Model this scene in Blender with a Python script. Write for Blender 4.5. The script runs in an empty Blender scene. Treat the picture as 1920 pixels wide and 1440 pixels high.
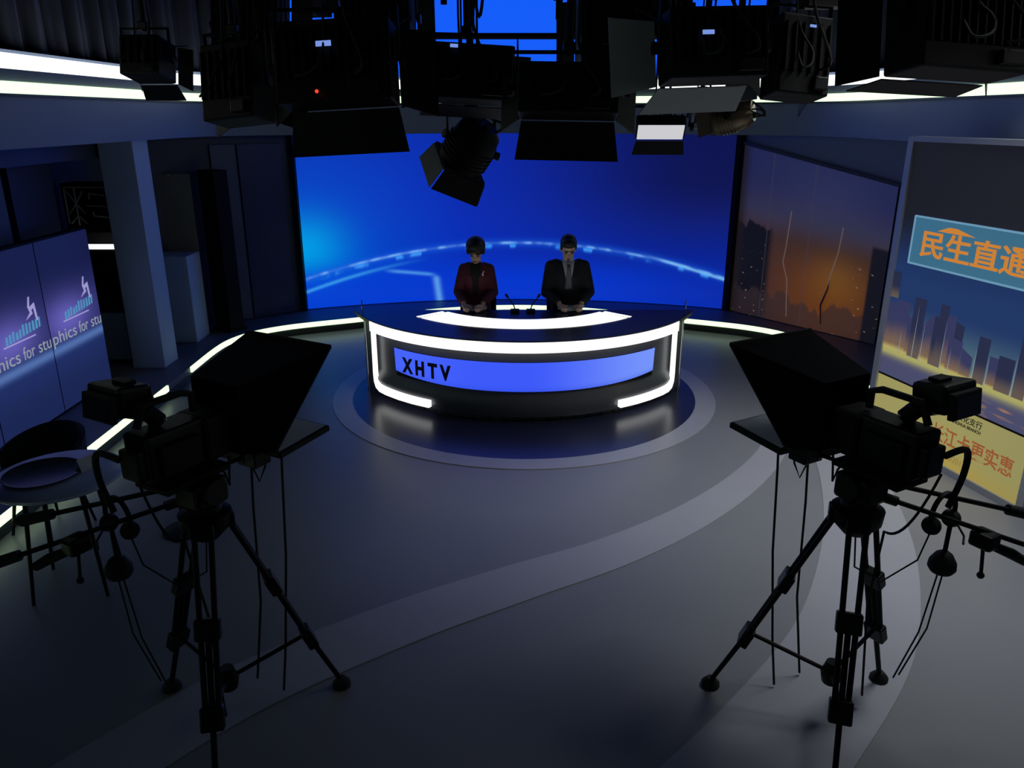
import bpy, bmesh, math, random
from mathutils import Vector, Matrix, Euler

random.seed(7)
sc = bpy.context.scene
COL = sc.collection
R = math.radians
PI = math.pi

# ------------------------------------------------------------------ camera
FPX = 1473.0                      # focal length in pixels of the 1920 x 1440 frame
PITCH = R(18.9)
CAM = Vector((-0.06, 0.0, 2.70))
cd = bpy.data.cameras.new('camera')
cd.sensor_fit = 'HORIZONTAL'
cd.sensor_width = 36.0
cd.lens = FPX * 36.0 / 1920.0
cd.clip_start = 0.05
cam = bpy.data.objects.new('camera', cd)
cam.location = CAM
cam.rotation_euler = (PI / 2 - PITCH, 0, 0)
COL.objects.link(cam)
sc.camera = cam

# ------------------------------------------------------------------ world, exposure
wd = bpy.data.worlds.new('studio_ambient')
sc.world = wd
wd.use_nodes = True
wd.node_tree.nodes['Background'].inputs[0].default_value = (0.55, 0.68, 1.0, 1)
wd.node_tree.nodes['Background'].inputs[1].default_value = 0.030
sc.cycles.debug_bvh_type = 'STATIC_BVH'
sc.cycles.use_light_tree = False
sc.cycles.max_bounces = 4
sc.cycles.diffuse_bounces = 2
sc.cycles.glossy_bounces = 2
sc.cycles.adaptive_threshold = 0.03
sc.cycles.transmission_bounces = 2
sc.cycles.caustics_reflective = False
sc.cycles.caustics_refractive = False
# unseen spot added to brighten the poster side floor; fitting built with the lamps
wl = bpy.data.lights.new('added_floor_light', 'SPOT')
wl.energy = 540
wl.color = (0.93, 0.97, 1.0)
wl.spot_size = R(88)
wl.spot_blend = 1.0
wl.shadow_soft_size = 0.9
wlo = bpy.data.objects.new('added_floor_light', wl)
wlo.location = (3.2, 4.75, 4.55)
wlo.rotation_euler = (R(4), R(10), 0)
COL.objects.link(wlo)
sc.view_settings.view_transform = 'Standard'
sc.view_settings.look = 'None'
sc.view_settings.exposure = 0.0
sc.view_settings.gamma = 1.0
sc.view_settings.use_curve_mapping = False


def at(x, y, Y=None, X=None, Z=None):
    """real-world point seen at a pixel of the photograph, on the plane Y, X or Z"""
    u = (x - 960.0) / FPX
    v = (720.0 - y) / FPX
    d = Vector((u, math.cos(PITCH) + v * math.sin(PITCH), -math.sin(PITCH) + v * math.cos(PITCH)))
    if Y is not None:
        t = (Y - CAM.y) / d.y
    elif X is not None:
        t = (X - CAM.x) / d.x
    else:
        t = (Z - CAM.z) / d.z
    return CAM + d * t


def mpp(p):
    """metres per pixel at a world point"""
    q = Vector(p) - CAM
    return (q.y * math.cos(PITCH) - q.z * math.sin(PITCH)) / FPX


# ------------------------------------------------------------------ materials
def srgb(r, g, b):
    def f(c):
        c /= 255.0
        return c / 12.92 if c <= 0.04045 else ((c + 0.055) / 1.055) ** 2.4
    return (f(r), f(g), f(b), 1.0)


def new_mat(name):
    m = bpy.data.materials.new(name)
    m.use_nodes = True
    return m, m.node_tree, m.node_tree.nodes['Principled BSDF']


def surf(name, col, rough=0.5, metal=0.0, var=0.15, scale=8.0, bump=0.0, bscale=60.0, spec=0.5, coat=0.0):
    m, nt, b = new_mat(name)
    tc = nt.nodes.new('ShaderNodeTexCoord')
    n = nt.nodes.new('ShaderNodeTexNoise')
    n.inputs['Scale'].default_value = scale
    n.inputs['Detail'].default_value = 4
    nt.links.new(tc.outputs['Object'], n.inputs['Vector'])
    mx = nt.nodes.new('ShaderNodeMix')
    mx.data_type = 'RGBA'
    c = col[:3]
    mx.inputs[6].default_value = tuple(x * (1 - var) for x in c) + (1,)
    mx.inputs[7].default_value = tuple(min(1, x * (1 + var)) for x in c) + (1,)
    nt.links.new(n.outputs['Fac'], mx.inputs[0])
    nt.links.new(mx.outputs[2], b.inputs['Base Color'])
    b.inputs['Roughness'].default_value = rough
    b.inputs['Metallic'].default_value = metal
    b.inputs['Specular IOR Level'].default_value = spec
    b.inputs['Coat Weight'].default_value = coat
    if bump:
        n2 = nt.nodes.new('ShaderNodeTexNoise')
        n2.inputs['Scale'].default_value = bscale
        nt.links.new(tc.outputs['Object'], n2.inputs['Vector'])
        bp = nt.nodes.new('ShaderNodeBump')
        bp.inputs['Strength'].default_value = bump
        bp.inputs['Distance'].default_value = 0.01
        nt.links.new(n2.outputs['Fac'], bp.inputs['Height'])
        nt.links.new(bp.outputs['Normal'], b.inputs['Normal'])
    return m


def glow(name, col, strength, base=(0.02, 0.02, 0.02, 1), small=False):
    m, nt, b = new_mat(name)
    b.inputs['Base Color'].default_value = base
    b.inputs['Roughness'].default_value = 0.4
    b.inputs['Emission Color'].default_value = col
    b.inputs['Emission Strength'].default_value = strength
    if small:
        m.cycles.emission_sampling = 'NONE'
    return m


class S:
    """a scalar socket with arithmetic, for writing screen pictures as node maths"""
    def __init__(s, nt, sock):
        s.nt, s.k = nt, sock

    def op(s, kind, *a):
        n = s.nt.nodes.new('ShaderNodeMath')
        n.operation = kind
        for i, x in enumerate((s,) + a):
            if isinstance(x, S):
                s.nt.links.new(x.k, n.inputs[i])
            else:
                n.inputs[i].default_value = x
        return S(s.nt, n.outputs[0])

    def __add__(s, o): return s.op('ADD', o)
    def __sub__(s, o): return s.op('SUBTRACT', o)
    def __mul__(s, o): return s.op('MULTIPLY', o)
    def sq(s): return s.op('MULTIPLY', s)
    def gauss(s, w):                       # exp(-(x/w)^2)
        return (s * (1.0 / w)).sq().op('MULTIPLY', -1.0).op('EXPONENT')
    def step(s, a, b):                     # smooth ramp 0..1 from a to b
        n = s.nt.nodes.new('ShaderNodeMapRange')
        n.interpolation_type = 'SMOOTHSTEP'
        n.inputs['From Min'].default_value = a
        n.inputs['From Max'].default_value = b
        s.nt.links.new(s.k, n.inputs['Value'])
        return S(s.nt, n.outputs['Result'])


class Pic:
    """builds an emissive or printed picture from uv (0..1 across and up the face)"""
    def __init__(p, name):
        p.m, p.nt, p.b = new_mat(name)
        uv = p.nt.nodes.new('ShaderNodeUVMap')
        p.uvsock = uv.outputs[0]
        sx = p.nt.nodes.new('ShaderNodeSeparateXYZ')
        p.nt.links.new(p.uvsock, sx.inputs[0])
        p.u = S(p.nt, sx.outputs[0])
        p.v = S(p.nt, sx.outputs[1])
        rgb = p.nt.nodes.new('ShaderNodeRGB')
        p.c = rgb.outputs[0]
        p.rgb = rgb

    def base(p, col):
        p.rgb.outputs[0].default_value = col

    def mix(p, fac, col):
        n = p.nt.nodes.new('ShaderNodeMix')
        n.data_type = 'RGBA'
        n.clamp_factor = True
        p.nt.links.new(fac.k, n.inputs[0])
        p.nt.links.new(p.c, n.inputs[6])
        n.inputs[7].default_value = col
        p.c = n.outputs[2]

    def noise(p, su, sv, detail=2, off=0.0):
        mp = p.nt.nodes.new('ShaderNodeMapping')
        mp.inputs['Scale'].default_value = (su, sv, 1)
        mp.inputs['Location'].default_value = (off, off * 1.7, 0)
        p.nt.links.new(p.uvsock, mp.inputs[0])
        n = p.nt.nodes.new('ShaderNodeTexNoise')
        n.inputs['Scale'].default_value = 1.0
        n.inputs['Detail'].default_value = detail
        p.nt.links.new(mp.outputs[0], n.inputs['Vector'])
        return S(p.nt, n.outputs['Fac'])

    def emit(p, strength=1.0, rough=0.35, small=False):
        if small:
            p.m.cycles.emission_sampling = 'NONE'
        p.b.inputs['Base Color'].default_value = (0.01, 0.01, 0.012, 1)
        p.b.inputs['Roughness'].default_value = rough
        p.nt.links.new(p.c, p.b.inputs['Emission Color'])
        p.b.inputs['Emission Strength'].default_value = strength
        return p.m

    def printed(p, rough=0.4):
        p.nt.links.new(p.c, p.b.inputs['Base Color'])
        p.b.inputs['Roughness'].default_value = rough
        return p.m


# ------------------------------------------------------------------ mesh helpers
class MB:
    def __init__(s):
        s.v, s.f, s.uv = [], [], None

    def add(s, vs, fs, M=None):
        o = len(s.v)
        for p in vs:
            p = Vector(p)
            s.v.append(M @ p if M is not None else p)
        for f in fs:
            s.f.append([i + o for i in f])
        return s

    def box(s, c, d, rot=None, M=None):
        x, y, z = [k / 2 for k in d]
        vs = [Vector((a * x, b * y, e * z)) for e in (-1, 1) for b in (-1, 1) for a in (-1, 1)]
        if rot is not None:
            m = Euler(rot).to_matrix()
            vs = [m @ p for p in vs]
        vs = [p + Vector(c) for p in vs]
        fs = [(0, 2, 3, 1), (4, 5, 7, 6), (0, 1, 5, 4), (2, 6, 7, 3), (0, 4, 6, 2), (1, 3, 7, 5)]
        return s.add(vs, fs, M)

    def hexa(s, lo, hi, M=None):
        """a solid between two quads"""
        n = len(lo)
        vs = list(lo) + list(hi)
        fs = [tuple(range(n))[::-1], tuple(range(n, 2 * n))]
        for i in range(n):
            j = (i + 1) % n
            fs.append((i, j, n + j, n + i))
        return s.add(vs, fs, M)

    def tube(s, pts, rad, n=10, M=None, caps=True, flat=None):
        pts = [Vector(p) for p in pts]
        rs = rad if isinstance(rad, (list, tuple)) else [rad] * len(pts)
        vs, fs = [], []
        up = Vector((0, 0, 1))
        prev = None
        for i, p in enumerate(pts):
            a = pts[max(i - 1, 0)]
            b = pts[min(i + 1, len(pts) - 1)]
            t = (b - a)
            if t.length < 1e-9:
                t = Vector((0, 0, 1))
            t.normalize()
            if prev is None:
                ref = up if abs(t.z) < 0.95 else Vector((1, 0, 0))
                nx = t.cross(ref).normalized()
            else:
                nx = (prev - t * prev.dot(t))
                nx = nx.normalized() if nx.length > 1e-6 else t.cross(up).normalized()
            prev = nx
            ny = t.cross(nx)
            k = flat if flat else 1.0
            for q in range(n):
                an = 2 * PI * q / n
                vs.append(p + nx * (math.cos(an) * rs[i]) + ny * (math.sin(an) * rs[i] * k))
        for i in range(len(pts) - 1):
            for q in range(n):
                r = (q + 1) % n
                fs.append((i * n + q, i * n + r, (i + 1) * n + r, (i + 1) * n + q))
        if caps:
            fs.append(tuple(range(n))[::-1])
            m = (len(pts) - 1) * n
            fs.append(tuple(range(m, m + n)))
        return s.add(vs, fs, M)

    def lathe(s, prof, n=24, c=(0, 0, 0), M=None, a0=0.0, a1=2 * PI):
        full = abs(a1 - a0 - 2 * PI) < 1e-6
        k = n if full else n + 1
        vs, fs = [], []
        for r, z in prof:
            for i in range(k):
                a = a0 + (a1 - a0) * i / n
                vs.append((c[0] + r * math.cos(a), c[1] + r * math.sin(a), c[2] + z))
        for j in range(len(prof) - 1):
            for i in range(n):
                i2 = (i + 1) % k
                fs.append((j * k + i, j * k + i2, (j + 1) * k + i2, (j + 1) * k + i))
        if full:
            fs.append(tuple(range(k))[::-1])
            m = (len(prof) - 1) * k
            fs.append(tuple(range(m, m + k)))
        return s.add(vs, fs, M)

    def ellip(s, c, r, rot=None, nu=16, nv=10, M=None):
        vs, fs = [], []
        m = Euler(rot).to_matrix() if rot is not None else Matrix.Identity(3)
        vs.append(m @ Vector((0, 0, r[2])))
        for j in range(1, nv):
            t = PI * j / nv
            for i in range(nu):
                a = 2 * PI * i / nu
                vs.append(m @ Vector((r[0] * math.sin(t) * math.cos(a), r[1] * math.sin(t) * math.sin(a), r[2] * math.cos(t))))
        vs.append(m @ Vector((0, 0, -r[2])))
        vs = [p + Vector(c) for p in vs]
        for i in range(nu):
            fs.append((0, 1 + i, 1 + (i + 1) % nu))
        for j in range(nv - 2):
            for i in range(nu):
                a = 1 + j * nu + i
                b = 1 + j * nu + (i + 1) % nu
                fs.append((a, a + nu, b + nu, b))
        l = len(vs) - 1
        o = 1 + (nv - 2) * nu
        for i in range(nu):
            fs.append((l, o + (i + 1) % nu, o + i))
        return s.add(vs, fs, M)

    def build(s, name, mat, parent=None, smooth=False, bevel=0.0, loc=None, rot=None, solid=0.0):
        me = bpy.data.meshes.new(name)
        me.from_pydata([tuple(p) for p in s.v], [], [list(f) for f in s.f])
        me.validate()
        if s.uv:
            l = me.uv_layers.new(name='UVMap')
            for lp in me.loops:
                l.data[lp.index].uv = s.uv[lp.vertex_index]
        bm = bmesh.new()
        bm.from_mesh(me)
        bmesh.ops.recalc_face_normals(bm, faces=bm.faces)
        bm.to_mesh(me)
        bm.free()
        o = bpy.data.objects.new(name, me)
        COL.objects.link(o)
        if mat:
            me.materials.append(mat)
        if smooth:
            me.polygons.foreach_set('use_smooth', [True] * len(me.polygons))
            try:
                me.set_sharp_from_angle(angle=R(40))
            except Exception:
                pass
        if bevel:
            b = o.modifiers.new('bevel', 'BEVEL')
            b.width = bevel
            b.segments = 2
            b.limit_method = 'ANGLE'
        if parent:
            o.parent = parent
        if loc is not None:
            o.location = loc
        if rot is not None:
            o.rotation_euler = rot
        return o


def grid_uv(P, nu, nv):
    """mesh over P(u,v), with uv"""
    m = MB()
    m.uv = []
    for j in range(nv + 1):
        for i in range(nu + 1):
            m.v.append(Vector(P(i / nu, j / nv)))
            m.uv.append((i / nu, j / nv))
    for j in range(nv):
        for i in range(nu):
            a = j * (nu + 1) + i
            m.f.append([a, a + 1, a + nu + 2, a + nu + 1])
    return m


def tag(o, label=None, cat=None, group=None, kind=None):
    if label: o['label'] = label
    if cat: o['category'] = cat
    if group: o['group'] = group
    if kind: o['kind'] = kind
    return o


def empty(name, loc=(0, 0, 0), rot=(0, 0, 0), label=None, cat=None, group=None):
    o = bpy.data.objects.new(name, None)
    o.empty_display_size = 0.1
    o.location = loc
    o.rotation_euler = rot
    COL.objects.link(o)
    return tag(o, label, cat, group)


def struct(o):
    o['kind'] = 'structure'
    return o


def text_data(body, size, extrude=0.0, align='LEFT', squash=1.0, bold=0.0):
    cu = bpy.data.curves.new('lettering', 'FONT')
    cu.body = body
    cu.size = size
    cu.extrude = extrude
    cu.offset = bold
    cu.align_x = align
    cu.resolution_u = 4
    t = bpy.data.objects.new('lettering_curve', cu)
    COL.objects.link(t)
    dg = bpy.context.evaluated_depsgraph_get()
    me = bpy.data.meshes.new_from_object(t.evaluated_get(dg))
    bpy.data.objects.remove(t)
    bpy.data.curves.remove(cu)
    for v in me.vertices:
        v.co.x *= squash
    return me


def letter_obj(name, me, mat, parent, fn):
    """place text outlines with fn(x, y, z) -> point"""
    for v in me.vertices:
        v.co = fn(v.co.x, v.co.y, v.co.z)
    me.materials.clear()
    me.materials.append(mat)
    o = bpy.data.objects.new(name, me)
    COL.objects.link(o)
    o.parent = parent
    return o


def remeshed(name, mb, mat, parent=None, voxel=0.010, smooth=6):
    """fuse overlapping closed shells into one continuous skin"""
    o = mb.build('tmp', mat)
    r = o.modifiers.new('r', 'REMESH')
    r.mode = 'VOXEL'
    r.voxel_size = voxel
    s = o.modifiers.new('s', 'SMOOTH')
    s.factor = 0.5
    s.iterations = smooth
    dg = bpy.context.evaluated_depsgraph_get()
    me = bpy.data.meshes.new_from_object(o.evaluated_get(dg))
    old = o.data
    bpy.data.objects.remove(o)
    bpy.data.meshes.remove(old)
    me.name = name
    me.polygons.foreach_set('use_smooth', [True] * len(me.polygons))
    if not me.materials:
        me.materials.append(mat)
    q = bpy.data.objects.new(name, me)
    COL.objects.link(q)
    q.parent = parent
    return q


# ------------------------------------------------------------------ palette
M_floor = surf('grey_vinyl_floor', (0.26, 0.265, 0.28), rough=0.36, var=0.10, scale=1.2, bump=0.03, bscale=90)
M_disc = surf('dark_blue_gloss_floor', (0.020, 0.022, 0.045), rough=0.28, var=0.1, scale=2)
M_inlay = surf('pale_grey_floor_inlay', (0.42, 0.42, 0.46), rough=0.35, var=0.06, scale=3)
M_stage = surf('dark_stage_carpet', (0.22, 0.23, 0.25), rough=0.45, var=0.12, scale=6)
M_riser = surf('dark_riser', (0.05, 0.055, 0.05), rough=0.45)
M_wall = surf('blue_grey_set_wall', (0.27, 0.35, 0.50), rough=0.45, var=0.06, scale=1.5)
M_dwall = surf('dark_navy_set_wall', (0.06, 0.075, 0.15), rough=0.35, var=0.1, scale=1.5)
M_ceil = surf('black_studio_ceiling', (0.015, 0.016, 0.02), rough=0.9)
M_drape = surf('navy_drape', (0.022, 0.028, 0.055), rough=0.8, var=0.2, scale=5)
M_strip = glow('white_led_strip', (1.0, 1.0, 0.95, 1), 1.7)
M_gstrip = glow('greenish_white_led_strip', (0.74, 1.0, 0.64, 1), 1.4)
M_black = surf('black_powder_coat', (0.005, 0.005, 0.006), rough=0.55, var=0.3, scale=20, spec=0.22)
M_blackp = surf('black_plastic', (0.006, 0.006, 0.007), rough=0.42, var=0.2, scale=30, spec=0.3)
M_rubber = surf('black_rubber', (0.012, 0.012, 0.012), rough=0.75)
M_cloth = surf('black_hood_cloth', (0.005, 0.005, 0.006), rough=0.9, bump=0.2, bscale=200, spec=0.15)
M_grey = surf('grey_sheet_metal', (0.20, 0.21, 0.21), rough=0.45, var=0.1)
M_silver = surf('white_reflector_sheet', (0.75, 0.75, 0.76), rough=0.4, var=0.04)
M_chrome = surf('chrome', (0.7, 0.72, 0.75), rough=0.15, metal=1.0, var=0.05)
M_desk = surf('black_glass_desk', (0.022, 0.024, 0.034), rough=0.24, var=0.1, spec=0.6)
M_deskbody = surf('gunmetal_desk_body', (0.13, 0.135, 0.15), rough=0.35, metal=0.35, var=0.1)
M_deskglow = glow('white_desk_light', (1.0, 1.0, 0.97, 1), 1.25)
M_white = surf('white_paint', (0.7, 0.7, 0.72), rough=0.4, var=0.04)
M_paper = surf('white_paper', (0.8, 0.8, 0.8), rough=0.7, var=0.02)
M_display = glow('blue_display', (0.25, 0.4, 1.0, 1), 0.75, small=True)
M_red = glow('red_pilot_lamp', (1.0, 0.05, 0.02, 1), 1.5, small=True)

# ================================================================== STRUCTURE
# plan line of the stage edge (inner side), mirrored left / right
half = [(3.5, -0.4), (3.5, 2.0), (3.5, 4.0), (3.5, 6.0), (3.5, 7.4), (3.5, 8.0), (3.5, 8.75), (3.44, 9.15), (3.26, 9.5),
        (2.95, 9.77), (2.57, 9.97), (2.17, 10.15), (1.65, 10.42), (1.1, 10.68), (0.55, 10.84), (0.0, 10.90)]
PATH = [(-x, y) for x, y in half] + [p for p in half[::-1]][1:]


def smooth_path(P, sub=4):
    out = []
    for i in range(len(P) - 1):
        p0, p1, p2, p3 = P[max(i - 1, 0)], P[i], P[i + 1], P[min(i + 2, len(P) - 1)]
        for k in range(sub):
            t = k / sub
            q = []
            for a, b, c, d in zip(p0, p1, p2, p3):
                q.append(0.5 * (2 * b + (c - a) * t + (2 * a - 5 * b + 4 * c - d) * t * t + (3 * b - a - 3 * c + d) * t ** 3))
            out.append(tuple(q))
    out.append(P[-1])
    return out


SP = smooth_path(PATH)


def off(P, d):
    """offset outward (away from the middle of the studio)"""
    out = []
    for i, p in enumerate(P):
        a, b = P[max(i - 1, 0)], P[min(i + 1, len(P) - 1)]
        tx, ty = b[0] - a[0], b[1] - a[1]
        l = math.hypot(tx, ty) or 1
        out.append((p[0] - ty / l * d, p[1] + tx / l * d))
    return out


def sweep(prof, keep=None):
    """closed profile [(offset, z)...] swept along the plan line"""
    m = MB()
    rows = [off(SP, d) for d, z in prof]
    n = len(prof)
    segs = [i for i in range(len(SP) - 1) if keep is None or keep(SP[i], SP[i + 1])]
    run = []
    for i in segs + [None]:
        if run and (i is None or i != run[-1] + 1):
            idx = run + [run[-1] + 1]
            vs = [(rows[j][k][0], rows[j][k][1], prof[j][1]) for k in idx for j in range(n)]
            fs = []
            for a in range(len(idx) - 1):
                for j in range(n):
                    j2 = (j + 1) % n
                    fs.append((a * n + j, a * n + j2, (a + 1) * n + j2, (a + 1) * n + j))
            fs.append(tuple(range(n)))
            e = (len(idx) - 1) * n
            fs.append(tuple(range(e, e + n))[::-1])
            m.add(vs, fs)
            run = []
        if i is not None:
            run.append(i)
    return m


floor = struct(MB().box((0, 5.0, -0.05), (11, 15, 0.1)).build('floor', M_floor))
DC = Vector((0.06, 8.57, 0))           # centre of the desk arcs
RC = Vector((0.06, 7.69, 0))           # centre of the floor disc


def flat_ring(c, r0, r1, z0, z1, n=96, a0=0.0, a1=2 * PI):
    m = MB()
    if r0 < 1e-4:
        return m.lathe([(r1, z0), (r1, z1)], n=n, c=c)
    m.lathe([(r0, z0), (r1, z0), (r1, z1), (r0, z1), (r0, z0)], n=n, c=c, a0=a0, a1=a1 - 1e-4)
    return m


flat_ring(RC, 0, 1.74, 0.0, 0.004, 96).build('inlay_disc', M_disc, floor)
flat_ring(RC, 1.74, 1.935, 0.0, 0.006).build('inlay_ring', M_inlay, floor)


def band(pts, name):
    """curved floor inlay through (x, y, half width) points"""
    P = smooth_path(pts, 6)
    m = MB()
    vs, fs = [], []
    for i, (x, y, w) in enumerate(P):
        a, b = P[max(i - 1, 0)], P[min(i + 1, len(P) - 1)]
        tx, ty = b[0] - a[0], b[1] - a[1]
        l = math.hypot(tx, ty)
        nx, ny = -ty / l * w, tx / l * w
        for z in (0.0, 0.005):
            vs += [(x + nx, y + ny, z), (x - nx, y - ny, z)]
    for i in range(len(P) - 1):
        o = i * 4
        for q in ((0, 1, 5, 4), (2, 6, 7, 3), (0, 4, 6, 2), (1, 3, 7, 5)):
            fs.append([o + k for k in q])
    m.add(vs, fs)
    return m.build(name, M_inlay, floor)


band([(2.52, 7.45, .10), (2.42, 6.85, .10), (2.20, 6.22, .11), (1.78, 5.58, .13), (1.22, 4.98, .15), (0.60, 4.50, .17), (-0.05, 4.13, .19), (-0.75, 3.70, .2), (-1.5, 3.1, .2), (-2.2, 2.2, .2)], 'inlay_band')
band([(2.75, 6.6, .20), (2.66, 5.8, .24), (2.45, 5.0, .27), (2.18, 4.3, .29), (1.8, 3.6, .3), (1.3, 3.0, .3), (0.7, 2.4, .3), (0.0, 1.8, .3)], 'inlay_band')

# raised stage round the three sides
on_stage = lambda a, b: not (a[0] > 3.3 and min(a[1], b[1]) < 6.9)      # the poster side has no riser
stage = struct(sweep([(0.0, 0.0), (1.3, 0.0), (1.3, 0.15), (0.0, 0.15)], on_stage).build('stage_platform', M_stage))
sweep([(-0.006, 0.0), (0.0, 0.0), (0.0, 0.085), (-0.006, 0.085)], on_stage).build('riser_panel', M_riser, stage)
gap = lambda a, b: on_stage(a, b) and not (a[0] < -3.4 and 7.35 < 0.5 * (a[1] + b[1]) < 8.02)
sweep([(-0.018, 0.092), (0.002, 0.092), (0.002, 0.152), (-0.018, 0.152)], gap).build('light_strip', M_gstrip, stage)

# header round the set, with its two bands of light
header = struct(sweep([(0.10, 2.47), (0.62, 2.47), (0.62, 3.16), (0.30, 3.16), (0.30, 2.98), (0.10, 2.84)]).build('trim_1', M_wall))
sweep([(0.085, 2.845), (0.16, 2.845), (0.16, 2.925), (0.085, 2.925)]).build('light_strip', M_gstrip, header)
sweep([(0.20, 3.015), (0.32, 3.015), (0.32, 3.125), (0.20, 3.125)]).build('light_strip', M_strip, header)
sweep([(0.06, 2.825), (0.18, 2.825), (0.18, 2.842), (0.06, 2.842)]).build('ledge', M_riser, header)
sweep([(0.12, 2.93), (0.32, 2.93), (0.32, 3.01), (0.12, 3.01)]).build('light_cove', surf('slate_cove', (0.10, 0.12, 0.15), rough=0.5), header)
sweep([(0.62, 2.30), (0.74, 2.30), (0.74, 2.52), (0.62, 2.52)], lambda a, b: a[1] < 8.9 and b[1] < 8.9 and a[0] < 0).build('lower_fascia', M_dwall, header)

# pleated drapes above the header
dr = MB()
row = off(SP, 0.46)
pts = []
for i in range(len(row) - 1):
    if min(abs(row[i][0]), abs(row[i + 1][0])) > 3.0:
        for k in range(10):
            t = k / 10
            pts.append((row[i][0] * (1 - t) + row[i + 1][0] * t, row[i][1] * (1 - t) + row[i + 1][1] * t))
for side in (-1, 1):
    sp = [p for p in pts if p[0] * side > 0]
    acc, vs, fs = 0, [], []
    for i, p in enumerate(sp):
        if i:
            acc += math.hypot(p[0] - sp[i - 1][0], p[1] - sp[i - 1][1])
        w = 0.05 * math.sin(acc * 2 * PI / 0.34) + 0.02 * math.sin(acc * 2 * PI / 0.13 + 1)
        vs += [(p[0] + side * w, p[1] + w * 0.4, 3.16), (p[0] + side * w, p[1] + w * 0.4, 4.9)]
    for i in range(len(sp) - 1):
        fs.append((2 * i, 2 * i + 2, 2 * i + 3, 2 * i + 1))
    o = MB().add(vs, fs).build('drape', M_drape, None, smooth=True)
    so = o.modifiers.new('thickness', 'SOLIDIFY')
    so.thickness = 0.02
    tag(o, 'dark navy pleated drape above the light band on the %s side' % ('poster' if side > 0 else 'video wall'), 'drape', 'drapes above the light bands')

ceiling = struct(MB().box((0, 5.0, 4.95), (11, 15, 0.1)).build('ceiling', M_ceil))
wall_back = struct(MB().box((0, 12.2, 2.4), (11, 0.2, 5.0)).build('wall_back', M_dwall))
wall_left = struct(MB().box((-5.0, 5.0, 2.4), (0.2, 15, 5.0)).build('wall_left', M_dwall))
wall_right = struct(MB().box((5.0, 5.0, 2.4), (0.2, 15, 5.0)).build('wall_right', M_dwall))


def wall_seg(name, a, b, z0, z1, th, mat, parent=None, bevel=0):
    """upright slab from plan point a to b, thickness away from the studio middle"""
    a, b = Vector((a[0], a[1], 0)), Vector((b[0], b[1], 0))
    t = (b - a).normalized()
    n = Vector((-t.y, t.x, 0))
    if n.dot(Vector((0, 6, 0)) - a) > 0:
        n = -n
    lo = [a + Vector((0, 0, z0)), b + Vector((0, 0, z0)), b + n * th + Vector((0, 0, z0)), a + n * th + Vector((0, 0, z0))]
    hi = [p + Vector((0, 0, z1 - z0)) for p in lo]
    return MB().hexa(lo, hi).build(name, mat, parent, bevel=bevel)


# angled wings joining the side walls to the video wall
WR0, WR1 = Vector((2.93, 10.62, 0)), Vector((4.26, 8.80, 0))
WL0, WL1 = Vector((-2.93, 10.62, 0)), Vector((-4.75, 9.0, 0))
M_wing = surf('slate_blue_wing', (0.26, 0.34, 0.56), rough=0.5, var=0.05, scale=1.5)
wing_r = struct(wall_seg('wall_right_wing', WR0, WR1, 0.15, 2.52, 0.12, M_wing))
wing_l = struct(wall_seg('wall_left_wing', WL0, WL1, 0.15, 2.52, 0.12, M_dwall))
side_r = struct(wall_seg('wall_right_side', (4.26, 8.8), (4.26, 1.0), 0.0, 2.52, 0.12, M_wall))
side_l = struct(wall_seg('wall_left_side', (-4.75, 9.0), (-4.75, 1.0), 0.15, 2.52, 0.12, M_dwall))

# ================================================================== VIDEO WALL
p = Pic('blue_news_backdrop_picture')
p.base(srgb(9, 46, 186))
u, v = p.u, p.v
p.mix((v - 0.0).step(0.30, 1.0) * 0.5, srgb(12, 36, 160))
p.mix((u - 0.0).step(0.25, 0.95) * ((v - 0.0).step(0.0, 0.75) * 0.75 + 0.2), srgb(12, 17, 72))
p.mix((u * -1.0 + 0.42).step(0.0, 0.42) * (v * 0.9).gauss(0.8) * 0.85, srgb(0, 84, 216))
p.mix((u * 1.0).gauss(0.085) * (v - 0.34).gauss(0.17) * 0.95, srgb(0, 160, 232))
p.mix((v * -1.0 + 0.30).step(0.0, 0.2) * (u * -1.0 + 1.15).step(0.0, 0.6) * 0.75, srgb(4, 58, 216))
arc = v - ((u - 0.5).sq() * (-0.66) + 0.335)
p.mix(arc.gauss(0.024) * 0.4, srgb(24, 96, 230))
blocks = p.noise(26, 3, 1).step(0.42, 0.62)
p.mix(arc.gauss(0.0075) * (blocks * 0.75 + 0.12), srgb(120, 182, 250))
p.mix((arc + 0.016).gauss(0.012) * p.noise(34, 4, 1, 3.1).step(0.5, 0.64), srgb(60, 150, 250))
p.mix((u * -1.0 + 0.30).step(0, 0.25) * (v - ((u - 0.5).sq() * (-0.75) + 0.285)).gauss(0.010) * 0.55, srgb(70, 190, 255))
p.mix((v - ((u - 0.82) * (-0.62) + 0.275)).gauss(0.008) * (u - 0).step(0.80, 0.9) * 0.8, srgb(120, 190, 250))
p.mix((v - ((u - 0.20) * (-0.30) + 0.185)).gauss(0.010) * (u - 0).step(0.17, 0.21) * (u * -1.0 + 0.31).step(0, 0.03) * 0.55, srgb(90, 180, 250))
p.mix((u - (v * (-0.05) + 0.308)).gauss(0.008) * (v * -1.0 + 0.16).step(0, 0.03) * 0.6, srgb(110, 190, 250))
M_led = p.emit(0.95, 0.3)
LEDR, LEDS = 6.7, 0.63


def ledP(u, v, d=0.0):
    x = (u * 2 - 1) * 2.88
    y = 10.62 + LEDS * (1 - (x / 2.88) ** 2) + d
    return (x, y, 0.16 + v * 2.44)


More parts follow.
